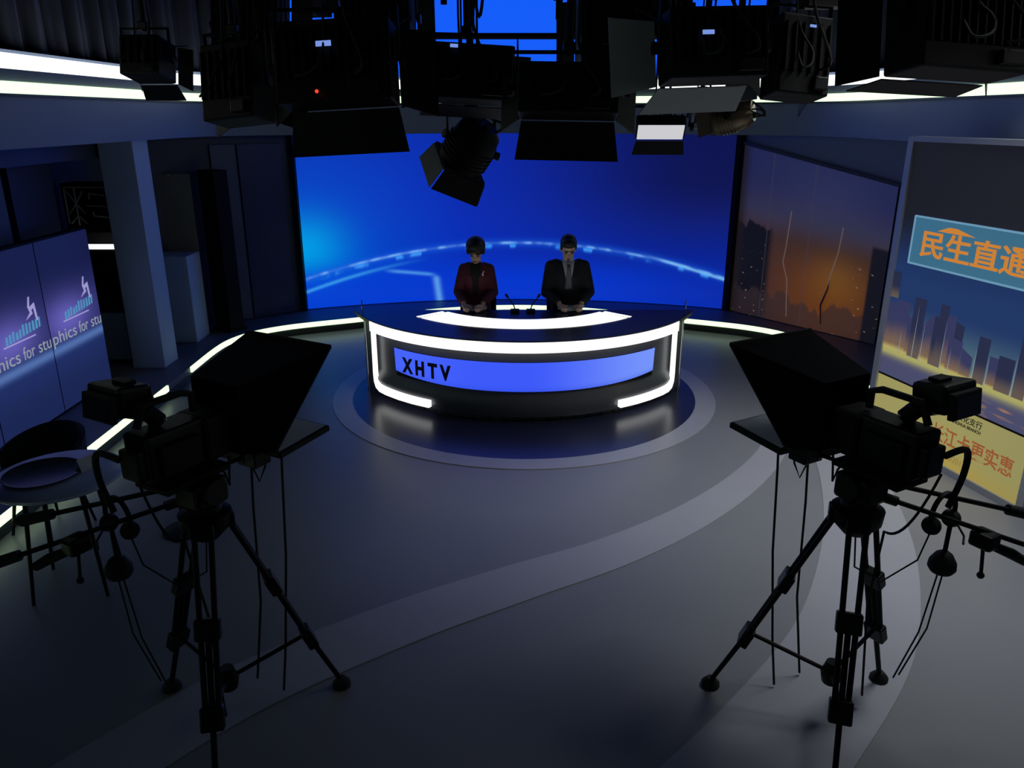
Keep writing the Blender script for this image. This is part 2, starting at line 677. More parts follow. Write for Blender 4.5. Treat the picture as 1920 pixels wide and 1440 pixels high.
led = empty('video_wall', (0, 11.1, 0.15), label='large curved blue video wall behind the news desk', cat='screen')
g = grid_uv(lambda a, b: Vector(ledP(a, b)) - led.location, 48, 12)
g.build('screen', M_led, led, smooth=True)
m = MB()
for a in range(48):
    lo = [Vector(ledP(a / 48, 0, 0.02)) - led.location, Vector(ledP((a + 1) / 48, 0, 0.02)) - led.location,
          Vector(ledP((a + 1) / 48, 0, 0.14)) - led.location, Vector(ledP(a / 48, 0, 0.14)) - led.location]
    m.hexa(lo, [q + Vector((0, 0, 2.44)) for q in lo])
m.build('cabinet', M_black, led)
for s in (-1, 1):
    MB().box((s * 2.91, 10.60 - 11.1, 1.22), (0.05, 0.10, 2.46)).build('frame_post', M_black, led)

# glowing blue panel above the header
bp_ = empty('backlit_screen', (0.15, 11.35, 3.1), label='bright blue glowing screen high on the back wall behind the lamps', cat='screen')
pp = Pic('blue_panel_glow')
pp.base(srgb(20, 95, 255))
pp.mix(pp.u.step(0.0, 0.3) * pp.v.step(0.5, 1.0) * 0.4, srgb(10, 88, 255))
grid_uv(lambda a, b: ((a * 2 - 1) * 3.15, 0, b * 1.75), 8, 4).build('diffuser', pp.emit(0.95), bp_)
m = MB()
m.box((0, 0.04, 0.875), (6.4, 0.06, 1.85))
m.box((-3.2, -0.01, 0.875), (0.06, 0.06, 1.85)).box((3.2, -0.01, 0.875), (0.06, 0.06, 1.85)).box((0, -0.01, -0.03), (6.4, 0.06, 0.06))
m.build('frame', M_black, bp_)

# ================================================================== NEWS DESK
def dp(r, a, z=0.0):
    """point on the desk arcs: radius, degrees from the front, height (desk-local)"""
    return Vector((r * math.sin(R(a)), -r * math.cos(R(a)), z))


def arc_slab(r0, r1, z0, z1, a0, a1, n=64):
    m = MB()
    vs, fs = [], []
    for i in range(n + 1):
        a = a0 + (a1 - a0) * i / n
        vs += [dp(r0, a, z0), dp(r1, a, z0), dp(r1, a, z1), dp(r0, a, z1)]
    for i in range(n):
        o = i * 4
        for j in range(4):
            k = (j + 1) % 4
            fs.append((o + j, o + k, o + 4 + k, o + 4 + j))
    fs.append((0, 1, 2, 3))
    o = n * 4
    fs.append((o + 3, o + 2, o + 1, o))
    return m.add(vs, fs)


desk = empty('news_desk', (DC.x, DC.y, 0.004), label='curved black news desk with white light bands and a blue front screen', cat='desk')
CH = -0.67                                     # straight back edge
amax = math.degrees(math.acos(0.67 / 1.87))
m = MB()
arcp = [dp(1.87, -amax + 2 * amax * i / 72) for i in range(73)]
m.hexa([q + Vector((0, 0, 0.765)) for q in arcp], [q + Vector((0, 0, 0.80)) for q in arcp])
top = m.build('tabletop', M_desk, desk, bevel=0.004)
arc_slab(1.845, 1.877, 0.690, 0.788, -54, 54, 72).build('light_band', M_deskglow, desk)
arc_slab(1.09, 1.44, 0.795, 0.8035, -45, 45, 64).build('light_inlay', M_deskglow, top)
for s in (-1, 1):
    arc_slab(1.12, 1.44, 0.795, 0.8035, s * 46.0, s * 48.0, 4).build('light_inlay', M_deskglow, top)
    pth = [(53.6, 0.70, .24), (53.6, 0.45, .27), (53.6, 0.24, .32), (53.2, 0.175, .5), (52.2, 0.135, .8), (50.4, 0.118, .95), (47.0, 0.115, 1.0), (41.0, 0.115, 1.0), (35.0, 0.115, 1.0), (29.0, 0.115, 1.0)]
    vs, fs = [], []
    for i, (a, z, k) in enumerate(pth):
        a_, b_ = pth[max(i - 1, 0)], pth[min(i + 1, len(pth) - 1)]
        ta, tz = (b_[0] - a_[0]) * 0.0325, b_[1] - a_[1]
        l = math.hypot(ta, tz)
        na, nz = -tz / l * 0.033 * k / 0.0325, ta / l * 0.033 * k
        for rr in (1.82, 1.868):
            vs += [dp(rr, s * (a + na), z + nz), dp(rr, s * (a - na), z - nz)]
    for i in range(len(pth) - 1):
        o_ = i * 4
        for q in ((0, 1, 5, 4), (2, 6, 7, 3), (0, 4, 6, 2), (1, 3, 7, 5)):
            fs.append([o_ + k for k in q])
    fs += [(0, 1, 3, 2), tuple(len(pth) * 4 - 4 + k for k in (0, 2, 3, 1))]
    MB().add(vs, fs).build('light_frame', M_deskglow, desk)
    # dark end panels and slim posts at the two ends
    arc_slab(1.70, 1.80, 0.02, 0.765, s * 54.2, s * 66, 8).build('end_panel', M_deskbody, desk)
    pz = dp(1.84, s * 60)
    MB().lathe([(0.012, 0), (0.012, 0.80)], 10, (pz.x, pz.y, 0.0)).build('end_post', M_chrome, desk, smooth=True)
    pz = dp(1.82, s * 66.5)
    MB().lathe([(0.006, 0.8), (0.006, 0.90), (0.009, 0.905), (0.0, 0.915)], 8, (pz.x * 0.99, pz.y, 0.0)).build('stem', M_chrome, desk, smooth=True)
# drum under the top: recessed fascia, sloping skirt, plinth
m = MB()
vs, fs = [], []
prof = [(1.76, 0.765), (1.79, 0.69), (1.79, 0.29), (1.835, 0.20), (1.80, 0.05), (1.74, 0.05), (1.74, 0.0)]
n = 72
for i in range(n + 1):
    a = -54 + 108 * i / n
    for r_, z_ in prof:
        vs.append(dp(r_, a, z_))
k = len(prof)
for i in range(n):
    for j in range(k - 1):
        fs.append((i * k + j, i * k + j + 1, (i + 1) * k + j + 1, (i + 1) * k + j))
m.add(vs, fs).build('front_body', M_deskbody, desk, smooth=True)
arc_slab(1.60, 1.74, 0.0, 0.765, -54, 54, 48).build('inner_drum', M_black, desk)
p = Pic('blue_desk_screen_picture')
p.base(srgb(62, 92, 255))
p.mix(p.u.step(0.50, 1.0), srgb(118, 150, 255))
p.mix(p.u.op('MULTIPLY', -1.0).op('ADD', 1.0).step(0.6, 1.0) * 0.35, srgb(84, 116, 255))
p.mix((p.v * 1.0).gauss(0.12) * 0.35, srgb(40, 70, 220))
g = grid_uv(lambda a, b: dp(1.822 - 0.010 * (1 - b), -43.4 + 86.8 * a, (0.305 + 0.05 * abs(2 * a - 1) ** 3) * (1 - b) + 0.585 * b), 60, 4)
fs_ = g.build('front_screen', p.emit(0.95, 0.4), desk, smooth=True)
arc_slab(1.79, 1.812, 0.31, 0.58, -43.2, 43.2, 60).build('screen_cabinet', M_black, desk)
M_navy = surf('navy_lettering', (0.010, 0.012, 0.07), rough=0.5)
me = text_data('X H T V', 0.195, 0.002, 'LEFT', 0.80, 0.009)
letter_obj('lettering', me, M_navy, fs_, lambda x, y, z: dp(1.828 + z, -39.3 + math.degrees(x / 1.828), 0.375 + y))

# loose sheets in front of the two readers
def sheet(loc, rz, w, d, label):
    m = MB()
    vs, fs = [], []
    for i in range(7):
        x = -w / 2 + w * i / 6
        z = 0.010 + 0.020 * (abs(x) / (w / 2)) ** 2
        vs += [(x, -d / 2, z), (x, d / 2, z + 0.025)]
    for i in range(6):
        fs.append((2 * i, 2 * i + 2, 2 * i + 3, 2 * i + 1))
    o = m.add(vs, fs).build('paper', M_paper, None, smooth=True, loc=loc, rot=(0, 0, rz))
    q = o.modifiers.new('thickness', 'SOLIDIFY')
    q.thickness = 0.003
    return tag(o, label, 'paper', 'script sheets on the desk')


# ================================================================== PEOPLE
M_skin = surf('skin', (0.62, 0.43, 0.33), rough=0.5, var=0.06, scale=20)
M_hair = surf('black_hair', (0.010, 0.009, 0.009), rough=0.5, var=0.3, scale=60, bump=0.4, bscale=140)
M_mar = surf('maroon_jacket', (0.12, 0.018, 0.036), rough=0.7, var=0.12, scale=30)
M_suit = surf('black_suit', (0.012, 0.013, 0.018), rough=0.75, var=0.15, scale=40)
M_blk = surf('black_top', (0.012, 0.011, 0.013), rough=0.8)
M_shirt = surf('white_shirt', (0.55, 0.58, 0.66), rough=0.7, var=0.04)
M_tie = surf('grey_tie', (0.16, 0.16, 0.19), rough=0.6, var=0.2, scale=60)
M_lip = surf('lips', (0.40, 0.13, 0.11), rough=0.4)
M_eye = surf('dark_eyes', (0.02, 0.015, 0.012), rough=0.2)


def tubes(mb, chain, M=None):
    """closed capsule chain [(point, radius)...]"""
    pts = [Vector(c[0]) for c in chain]
    rs = [c[1] for c in chain]
    mb.tube(pts, rs, 12, M)
    for q, r_ in zip(pts, rs):
        mb.ellip(q, (r_, r_, r_), None, 12, 8, M)


def person(loc, rz, label, man):
    k = 1.06 if man else 0.97                 # build
    o = empty('person', loc, (0, 0, rz), label, 'person')
    sh = 0.180 * k if man else 0.150          # half shoulder width
    zs = 1.215 if man else 1.185              # shoulder height
    hip = Vector((0, 0.02, 0.60))
    body, coat = MB(), MB()

    def torso(mb, e):
        rows = [(0.56, 0.0, 0.165, 0.125), (0.68, 0.0, 0.150 if man else 0.135, 0.110), (0.82, -0.01, 0.155 if man else 0.128, 0.112),
                (0.98, -0.025, 0.180 if man else 0.150, 0.125), (1.10, -0.03, 0.190 if man else 0.158, 0.118),
                (zs - 0.02, -0.02, 0.165 if man else 0.135, 0.090), (zs + 0.03, -0.015, 0.09, 0.065)]
        vs, fs = [], []
        n = 24
        for z, y, a, b in rows:
            for i in range(n):
                t = 2 * PI * i / n
                vs.append((math.cos(t) * (a + e), y + math.sin(t) * (b + e), z))
        for j in range(len(rows) - 1):
            for i in range(n):
                i2 = (i + 1) % n
                fs.append((j * n + i, j * n + i2, (j + 1) * n + i2, (j + 1) * n + i))
        fs.append(tuple(range(n))[::-1])
        fs.append(tuple(range((len(rows) - 1) * n, len(rows) * n)))
        mb.add(vs, fs)

    torso(body, 0.0)
    torso(coat, 0.016)
    for s in (-1, 1):
        S0 = Vector((s * (sh - 0.02), -0.015, zs - 0.035))
        E = Vector((s * (sh + 0.038), -0.115, 0.925))
        W = Vector((s * (0.115 if man else 0.10), -0.385, 0.865))
        tubes(body, [(S0, 0.055 * k), (S0.lerp(E, 0.5), 0.048 * k), (E, 0.040 * k), (E.lerp(W, 0.45), 0.037 * k), (W, 0.026 * k)])
        tubes(coat, [(S0 - Vector((s * 0.05, 0, -0.02)), 0.062 * k), (S0, 0.068 * k), (S0.lerp(E, 0.5), 0.062 * k), (E, 0.055 * k), (E.lerp(W, 0.45), 0.050 * k), (E.lerp(W, 0.88), 0.042 * k)])
        # hand: palm and five bent fingers resting on the sheet
        d = Vector((-s * 0.28, -0.93, -0.20)).normalized()
        side = Vector((s, -0.15, 0.12)).normalized()
        side = (side - d * side.dot(d)).normalized()
        upv = side.cross(d)
        if upv.z < 0: upv = -upv
        pc = W + d * 0.055
        B = Matrix((( *side, ), ( *d, ), ( *upv, ))).transposed()
        body.ellip(pc, (0.040, 0.055, 0.018), B.to_euler(), 12, 8)
        for fi, (ox, ln) in enumerate(((-0.028, 0.062), (-0.010, 0.074), (0.009, 0.070), (0.027, 0.054))):
            b0 = pc + side * ox + d * 0.040
            b1 = b0 + d * ln * 0.5 + upv * 0.006
            b2 = b1 + (d * 0.8 - upv * 0.6).normalized() * ln * 0.32
            b3 = b2 + (d * 0.4 - upv * 0.9).normalized() * ln * 0.25
            tubes(body, [(b0, 0.0095), (b1, 0.009), (b2, 0.0085), (b3, 0.0075)])
        t0 = pc - side * s * s * 0.0 - d * 0.02 + side * (-0.030)
        t1 = t0 - side * 0.028 + d * 0.030
        t2 = t1 - side * 0.008 + d * 0.030 - upv * 0.006
        tubes(body, [(t0, 0.012), (t1, 0.0105), (t2, 0.009)])
        # seated legs
        H = Vector((s * 0.09, 0.0, 0.58))
        K = Vector((s * 0.12, -0.40, 0.56))
        A = Vector((s * 0.12, -0.38, 0.10))
        tubes(body, [(H, 0.085), (H.lerp(K, 0.5), 0.075), (K, 0.058), (K.lerp(A, 0.4), 0.050), (A, 0.035)])
        tubes(body, [(A, 0.035), (A + Vector((0, 0.02, -0.045)), 0.038), (A + Vector((0, -0.12, -0.055)), 0.032), (A + Vector((0, -0.17, -0.062)), 0.026)])
    # neck and head, bowed over the sheet
    N0 = Vector((0, -0.005, zs + 0.01))
    N1 = Vector((0, -0.045, zs + 0.085))
    tubes(body, [(N0, 0.058 * k), (N1, 0.052 * k)])
    HM = Matrix.Translation(Vector((0, -0.075, zs + 0.165))) @ Matrix.Rotation(R(27), 4, 'X')
    body.ellip((0, 0.012, 0.025), (0.074 * k, 0.095, 0.100), None, 20, 14, HM)          # skull
    body.ellip((0, -0.030, -0.045), (0.058 * k, 0.062, 0.078), None, 18, 12, HM)        # face and jaw
    body.ellip((0, -0.060, -0.098), (0.026, 0.024, 0.022), None, 12, 8, HM)             # chin
    body.ellip((0, -0.096, -0.025), (0.013, 0.020, 0.026), (R(-18), 0, 0), 12, 8, HM)   # nose
    body.ellip((0, -0.078, 0.012), (0.052, 0.020, 0.012), None, 12, 8, HM)              # brow
    for s in (-1, 1):
        body.ellip((s * 0.074 * k, 0.015, -0.020), (0.010, 0.022, 0.034), None, 10, 8, HM)  # ears
    b = remeshed('body', body, M_skin, o, 0.0075, 4)
    for s in (-1, 1):
        MB().ellip((s * 0.030, -0.084, -0.004), (0.012, 0.008, 0.004), None, 12, 8, HM).build('eye', M_eye, o, smooth=True)
        MB().ellip((s * 0.031, -0.091, 0.020), (0.021, 0.008, 0.005), (0, s * 0.12, 0), 12, 8, HM).build('eyebrow', M_hair, o, smooth=True)
    MB().ellip((0, -0.091, -0.068), (0.022, 0.009, 0.008), None, 12, 8, HM).build('mouth', M_lip, o, smooth=True)
    h = MB()
    if man:
        h.ellip((0, 0.030, 0.052), (0.088, 0.102, 0.090), None, 20, 14, HM)
        h.ellip((0, -0.035, 0.085), (0.074, 0.055, 0.050), None, 18, 12, HM)
        for s in (-1, 1):
            h.ellip((s * 0.074, 0.01, 0.03), (0.014, 0.05, 0.05), None, 12, 8, HM)
        h.ellip((0, 0.075, 0.0), (0.066, 0.045, 0.075), None, 16, 10, HM)
    else:
        h.ellip((0, 0.030, 0.048), (0.104, 0.112, 0.102), None, 20, 14, HM)
        h.ellip((0, -0.030, 0.088), (0.082, 0.060, 0.050), None, 18, 12, HM)
        h.ellip((0.025, -0.075, 0.060), (0.045, 0.026, 0.036), (0, 0.4, 0), 14, 10, HM)
        for s in (-1, 1):
            h.ellip((s * 0.082, 0.010, 0.012), (0.019, 0.055, 0.050), None, 14, 10, HM)
        h.ellip((0, 0.08, -0.01), (0.080, 0.055, 0.088), None, 16, 10, HM)
    remeshed('hair', h, M_hair, o, 0.009, 3)
    c = remeshed('jacket', coat, M_suit if man else M_mar, o, 0.010, 5)
    # V opening: shirt front and tie, or a dark top, then two lapels
    def front(w0, w1, z1, y_off, z0=zs + 0.045, n=8, cx=0.0):
        zr = zs + 0.045
        m = MB()
        vs, fs = [], []
        for i in range(n + 1):
            t = i / n
            z = z0 + (z1 - z0) * t
            w = w0 + (w1 - w0) * t
            yb = -0.02 - 0.012 - 0.125 * min(1.0, (zr - z) / 0.16 + 0.45)
            for a in (-1, -0.5, 0, 0.5, 1):
                x = a * w
                vs.append((cx + x, yb + y_off + 0.9 * x * x / 0.16, z))
        for i in range(n):
            for j in range(4):
                fs.append((i * 5 + j, i * 5 + j + 1, i * 5 + j + 6, i * 5 + j + 5))
        m.add(vs, fs)
        return m

    def thick(q, t=0.006):
        z = q.modifiers.new('thickness', 'SOLIDIFY')
        z.thickness = t
        z.offset = 0
        return q
    if man:
        thick(front(0.066, 0.010, 0.985, -0.008).build('shirt', M_shirt, o, smooth=True))
        for s in (-1, 1):
            MB().box((s * 0.030, -0.098, zs + 0.055), (0.050, 0.012, 0.045), (R(20), 0, s * 0.5)).build('collar', M_shirt, o, bevel=0.004)
        t = MB()
        t.hexa([(-0.016, -0.012, 0), (0.016, -0.012, 0), (0.016, 0.004, 0), (-0.016, 0.004, 0)],
               [(-0.024, -0.012, 0.035), (0.024, -0.012, 0.035), (0.024, 0.004, 0.035), (-0.024, 0.004, 0.035)], Matrix.Translation((0, -0.128, zs + 0.005)))
        t.build('tie_knot', M_tie, o, bevel=0.004)
        thick(front(0.016, 0.040, 0.97, -0.020, z0=zs + 0.01).build('tie', M_tie, o, smooth=True), 0.008)
    else:
        thick(front(0.060, 0.030, 0.90, -0.008).build('top', M_blk, o, smooth=True))
        MB().lathe([(0.0, 0), (0.010, 0), (0.012, 0.004), (0.006, 0.010), (0, 0.011)], 12).build('brooch', M_silver, o, loc=(0.080, -0.158, zs - 0.065), rot=(R(80), 0, 0))
        MB().ellip((0.084, -0.160, zs - 0.04), (0.006, 0.005, 0.022), (0, 0.5, 0)).build('brooch_leaf', M_silver, o)
    for s in (-1, 1):
        lp = MB()
        z1 = 0.965 if man else 0.90
        pts = [(s * 0.050, -0.065, zs + 0.055), (s * (0.105 if man else 0.09), -0.118, zs - 0.055), (s * 0.010 if man else s * 0.03, -0.178, z1), (s * 0.000 if man else s * 0.022, -0.176, z1 + 0.02)]
        lp.add(pts, [(0, 1, 2, 3)])
        thick(lp.build('lapel', M_suit if man else M_mar, o), 0.010)
    # trousers / skirt over the legs
    tr = MB()
    for s in (-1, 1):
        H = Vector((s * 0.09, 0.0, 0.58))
        K = Vector((s * 0.12, -0.40, 0.56))
        A = Vector((s * 0.12, -0.38, 0.13))
        tubes(tr, [(H, 0.100), (H.lerp(K, 0.5), 0.090), (K, 0.074), (K.lerp(A, 0.45), 0.066), (A, 0.055)])
    tr.ellip((0, 0.01, 0.60), (0.185, 0.15, 0.11))
    remeshed('trousers', tr, M_suit if man else M_blk, o, 0.014, 4)
    return o


person((-0.435, 8.27, 0.006), R(-3), 'woman in a maroon jacket and black top reading at the news desk', False)
person((0.525, 8.27, 0.006), R(2), 'man in a black suit, white shirt and grey tie reading at the news desk', True)


def swivel(loc, label):
    o = empty('swivel_chair', loc, (0, 0, 0), label, 'chair', 'swivel chairs behind the desk')
    MB().box((0, 0.02, 0.445), (0.44, 0.44, 0.07)).build('seat', M_cloth, o, bevel=0.02)
    MB().box((0, 0.27, 0.74), (0.40, 0.05, 0.42), (R(-6), 0, 0)).build('backrest', M_cloth, o, bevel=0.02)
    MB().tube([(0, 0.20, 0.42), (0, 0.30, 0.48), (0, 0.30, 0.70)], 0.018).build('back_bracket', M_black, o, smooth=True)
    MB().lathe([(0.03, 0.09), (0.03, 0.25), (0.018, 0.26), (0.018, 0.42)], 12).build('gas_column', M_chrome, o, smooth=True)
    for i in range(5):
        a = 2 * PI * i / 5 + 0.3
        e = Vector((0.27 * math.cos(a), 0.27 * math.sin(a), 0.075))
        l = MB().tube([(0, 0, 0.11), e], [0.022, 0.014]).build('base_leg', M_black, o, smooth=True)
        MB().lathe([(0.0, -0.012), (0.028, -0.012), (0.028, 0.012), (0, 0.012)], 12, (0, 0, 0)).build('caster', M_rubber, l, loc=(e.x, e.y, 0.030), rot=(PI / 2, 0, a))
    return o


swivel((-0.435, 8.29, 0.004), 'black swivel chair under the woman in maroon')
swivel((0.525, 8.29, 0.004), 'black swivel chair under the man in the black suit')
sheet((-0.425, 7.90, 0.800), 0.03, 0.21, 0.15, 'white script sheet held by the woman in maroon')
sheet((0.525, 7.90, 0.800), -0.04, 0.23, 0.15, 'white script sheet held by the man in the suit')


def desk_mic(loc, s, label):
    o = empty('microphone', loc, (0, 0, 0), label, 'microphone', 'gooseneck microphones on the desk')
    MB().box((0, 0, 0.014), (0.09, 0.07, 0.028)).build('base', M_blackp, o, bevel=0.006)
    MB().box((s * 0.025, -0.015, 0.030), (0.02, 0.015, 0.006)).build('talk_button', M_grey, o)
    pts = [(0, 0.01, 0.02), (s * 0.01, 0.01, 0.06), (s * 0.045, 0.02, 0.11), (s * 0.075, 0.04, 0.145)]
    MB().tube(pts, 0.006, 8).build('gooseneck', M_blackp, o, smooth=True)
    MB().tube([pts[-1], (s * 0.095, 0.06, 0.17)], [0.014, 0.012], 10).build('microphone_head', M_rubber, o, smooth=True)


desk_mic((-0.03, 7.80, 0.805), -1, 'black gooseneck desk microphone leaning towards the woman in maroon')
desk_mic((0.13, 7.80, 0.805), 1, 'black gooseneck desk microphone leaning towards the man in the suit')
# ================================================================== POSTER SIDE
PA, PB = Vector((3.17, 6.59, 0)), Vector((3.56, 5.03, 0))
PT = (PB - PA).normalized()
PN = Vector((-PT.y, PT.x, 0))
if PN.x > 0: PN = -PN                          # faces the studio
PL = (PB - PA).length
poster = empty('poster_lightbox', tuple(PA), label='tall advertising lightbox with a blue title plate, night skyline and yellow foot panel', cat='lightbox')


def pq(s, z, d=0.0):
    """poster point: metres from its far edge, height, metres proud"""
    return PT * s + Vector((0, 0, z)) + PN * d


def pslab(name, mat, s0, s1, z0, z1, d0, d1, parent=poster, bevel=0.0):
    lo = [pq(s0, z0, d0), pq(s1, z0, d0), pq(s1, z0, d1), pq(s0, z0, d1)]
    hi = [pq(s0, z1, d0), pq(s1, z1, d0), pq(s1, z1, d1), pq(s0, z1, d1)]
    return MB().hexa(lo, hi).build(name, mat, parent, bevel=bevel)


M_frame = surf('brushed_aluminium', (0.50, 0.52, 0.55), rough=0.35, metal=0.5, var=0.05)
pslab('case', M_black, 0.0, PL, 0.03, 2.50, -0.12, -0.012)
pslab('frame_post', M_frame, -0.055, 0.012, 0.0, 2.54, -0.13, 0.02, bevel=0.004)
pslab('frame_post', M_frame, PL - 0.012, PL + 0.05, 0.0, 2.54, -0.13, 0.02, bevel=0.004)
pslab('frame_rail', M_frame, 0.012, PL - 0.012, 0.0, 0.055, -0.13, 0.02)
pslab('frame_rail', M_frame, 0.012, PL - 0.012, 2.50, 2.54, -0.13, 0.02)
p = Pic('night_sky_poster_picture')
p.base(srgb(36, 66, 122))
z = p.v * 1.93 + 0.57
p.mix((z - 0).step(1.35, 1.75) * 0.5, srgb(34, 46, 92))
p.mix((z - 0).step(1.50, 1.98), srgb(30, 31, 40))
p.mix((z * -1.0 + 1.25).step(0.0, 0.45), srgb(104, 140, 150))
p.mix((z * -1.0 + 0.775).step(0.0, 0.03), srgb(88, 90, 128))
p.mix((z - 0.785).gauss(0.045) * 0.9, srgb(214, 206, 116))
p.mix(p.noise(5, 30, 2).step(0.5, 0.7) * (z * -1.0 + 0.72).step(0, 0.05) * (p.u - 0).step(0.55, 0.75) * 0.8, srgb(220, 160, 90))
sky = grid_uv(lambda a, b: pq(0.012 + a * (PL - 0.024), 0.57 + b * 1.93), 4, 8).build('sky_print', p.emit(0.62, 0.7), poster)
p = Pic('yellow_foot_panel_picture')
p.base(srgb(184, 176, 108))
p.mix((p.v * -1.0 + 0.4).step(0.0, 0.4), srgb(196, 172, 84))
p.mix(p.u.step(0.5, 1.0) * 0.4, srgb(158, 156, 104))
foot = grid_uv(lambda a, b: pq(0.012 + a * (PL - 0.024), 0.055 + b * 0.50), 4, 3).build('foot_print', p.emit(0.66, 0.7), poster)
pslab('divider', M_black, 0.012, PL - 0.012, 0.555, 0.57, -0.01, 0.004)
# skyline
bl = Pic('tower_print')
bl.base(srgb(62, 66, 110))
bl.mix((bl.v * -1.0 + 1.0).step(0.35, 0.95), srgb(150, 120, 92))
bl.mix((bl.v * -1.0 + 1.0).step(0.86, 1.0), srgb(220, 205, 120))
M_tower = bl.emit(0.62, 0.6, True)
b2 = Pic('dark_tower_print')
b2.base(srgb(44, 50, 84))
b2.mix((b2.v * -1.0 + 1.0).step(0.5, 1.0), srgb(120, 104, 92))
M_tower2 = b2.emit(0.62, 0.6, True)
ray = glow('pale_light_ray_print', srgb(170, 185, 200), 0.6, small=True)


def tower(s0, s1, z1, mat, d=0.003, z0=0.80, slope=0.0):
    m = MB()
    m.uv = []
    for a in (0, 1):
        for b in (0, 1):
            m.v.append(pq(s0 + (s1 - s0) * a, z0 + (z1 + slope * a - z0) * b, d))
            m.uv.append((a, b))
    m.f = [[0, 2, 3, 1]]
    o = m.build('tower_print', mat, sky)
    return o


for a in ((0.012, 0.10, 1.46, M_tower2, .003, 1.24), (0.012, 0.16, 1.20, M_tower), (0.10, 0.26, 1.235, M_tower, .004), (0.25, 0.31, 1.12, M_tower, .0035),
          (0.30, 0.43, 1.295, M_tower2, .005), (0.43, 0.54, 1.10, M_tower, .0036, .8, .11), (0.54, 0.60, 1.20, M_tower2, .0042, .8, -.02),
          (0.585, 0.672, 1.30, M_tower2, .0055), (0.672, 0.76, 1.235, M_tower, .0045), (0.75, 0.845, 1.20, M_tower2, .0038, .8, -.02),
          (0.72, 0.86, 1.08, M_tower, .006, .8, -.02), (0.86, 0.97, 1.02, M_tower, .004, .8, -.05),
          (1.00, 1.105, 1.15, M_tower2, .005), (1.12, 1.20, 1.03, M_tower, .003), (1.20, 1.34, 1.06, M_tower2, .004), (1.36, 1.46, 1.24, M_tower2, .005), (1.47, 1.59, 1.10, M_tower, .004)):
    tower(*a)
for s0, z1 in ((0.355, 1.26), (0.445, 1.15), (0.665, 1.22), (0.99, 1.06), (1.115, 1.02), (1.35, 1.12), (0.20, 1.0), (0.75, 1.0)):
    m = MB()
    m.add([pq(s0, 0.79, .007), pq(s0 + 0.008, 0.79, .007), pq(s0 + 0.006, z1, .007)], [(0, 1, 2)])
    m.build('light_ray_print', ray, sky)
# title plate
p = Pic('teal_title_plate_picture')
p.base(srgb(58, 112, 140))
p.mix(p.noise(4, 2, 3).step(0.3, 0.75) * 0.6, srgb(76, 124, 160))
plate = pslab('title_plate', glow('teal_plate', srgb(60, 114, 142), 0.8), 0.165, 1.45, 1.555, 1.935, 0.001, 0.018, bevel=0.01)
for args in ((0.165, 1.45, 1.925, 1.940), (0.165, 1.45, 1.550, 1.565), (0.160, 0.175, 1.555, 1.935), (1.44, 1.455, 1.555, 1.935)):
    pslab('plate_edge', glow('pale_blue_edge', srgb(112, 160, 190), 0.8, small=True), *args, 0.016, 0.023, parent=plate)
M_orange = glow('orange_lettering', srgb(214, 134, 44), 0.85, small=True)
for i, ch in enumerate('民生直通'):
    me = text_data(ch, 0.27, 0.003, 'LEFT', 0.98, 0.004)
    letter_obj('lettering', me, M_orange, plate, lambda x, y, z, i=i: pq(0.265 + i * 0.262 + x, 1.652 + y * 0.82, 0.022 + z))
tr_ = MB().hexa([pq(0.43, 1.845, .02), pq(0.80, 1.845, .02), pq(0.62, 1.885, .02), pq(0.54, 1.885, .02)], [pq(0.43, 1.845, .026), pq(0.80, 1.845, .026), pq(0.62, 1.885, .026), pq(0.54, 1.885, .026)])
tr_.build('lettering_roof', M_orange, plate)
# writing on the yellow panel
M_brown = glow('red_brown_lettering', srgb(168, 92, 44), 0.7, small=True)
M_ink = glow('dark_olive_lettering', srgb(58, 56, 34), 0.6, small=True)
M_och = glow('ochre_lettering', srgb(166, 134, 66), 0.7, small=True)


def poster_text(body, size, s0, z0, mat, squash=1.0, bold=0.0, d=0.004):
    me = text_data(body, size, 0.001, 'LEFT', squash, bold)
    return letter_obj('lettering', me, mat, foot, lambda x, y, z: pq(s0 + x, z0 + y, d + z))


poster_text('长江卡更实惠', 0.155, 0.71, 0.235, M_brown, 0.86, 0.002)
poster_text('长江银行', 0.085, 0.56, 0.47, M_ink, 0.95, 0.002)
poster_text('兴化支行', 0.062, 0.93, 0.472, M_ink, 1.0, 0.001)
poster_text('XINGHUA BRANCH', 0.036, 0.88, 0.428, M_ink, 0.92, 0.001)
poster_text('82020111', 0.068, 0.86, 0.115, M_och, 1.0, 0.0)

# dusk mural on the angled wing, its top edge falling towards the poster
p = Pic('dusk_city_mural_picture')
p.base(srgb(66, 74, 140))
u, v = p.u, p.v
p.mix((u - 0.62).gauss(0.34) * (v - 0.75).gauss(0.3) * 0.8, srgb(92, 98, 158))
p.mix((v * -1.0 + 0.88).step(0.0, 0.3) * 0.8, srgb(110, 104, 130))
p.mix((v * -1.0 + 0.68).step(0.0, 0.2), srgb(118, 82, 70))
p.mix((v * -1.0 + 0.55).step(0.0, 0.3) * (u - 0.68).gauss(0.34), srgb(186, 104, 48))
p.mix((u - 0.72).gauss(0.16) * (v - 0.34).gauss(0.14) * 0.6, srgb(214, 146, 66))
p.mix((u * -1.0 + 0.30).step(0, 0.06) * ((v - 0.58) + p.noise(14, 1.5, 1) * 0.22).op('MULTIPLY', -1.0).op('ADD', 0.1).step(0, 0.02), srgb(38, 36, 42))
p.mix((v - (p.noise(12, 1, 2, 4.4) * 0.30)).op('MULTIPLY', -1.0).op('ADD', 0.02).step(0.0, 0.03) * 0.7, srgb(96, 76, 76))
p.mix((u - 0).step(0.90, 0.92) * (v * -1.0 + 0.62).step(0, 0.03), srgb(44, 44, 60))
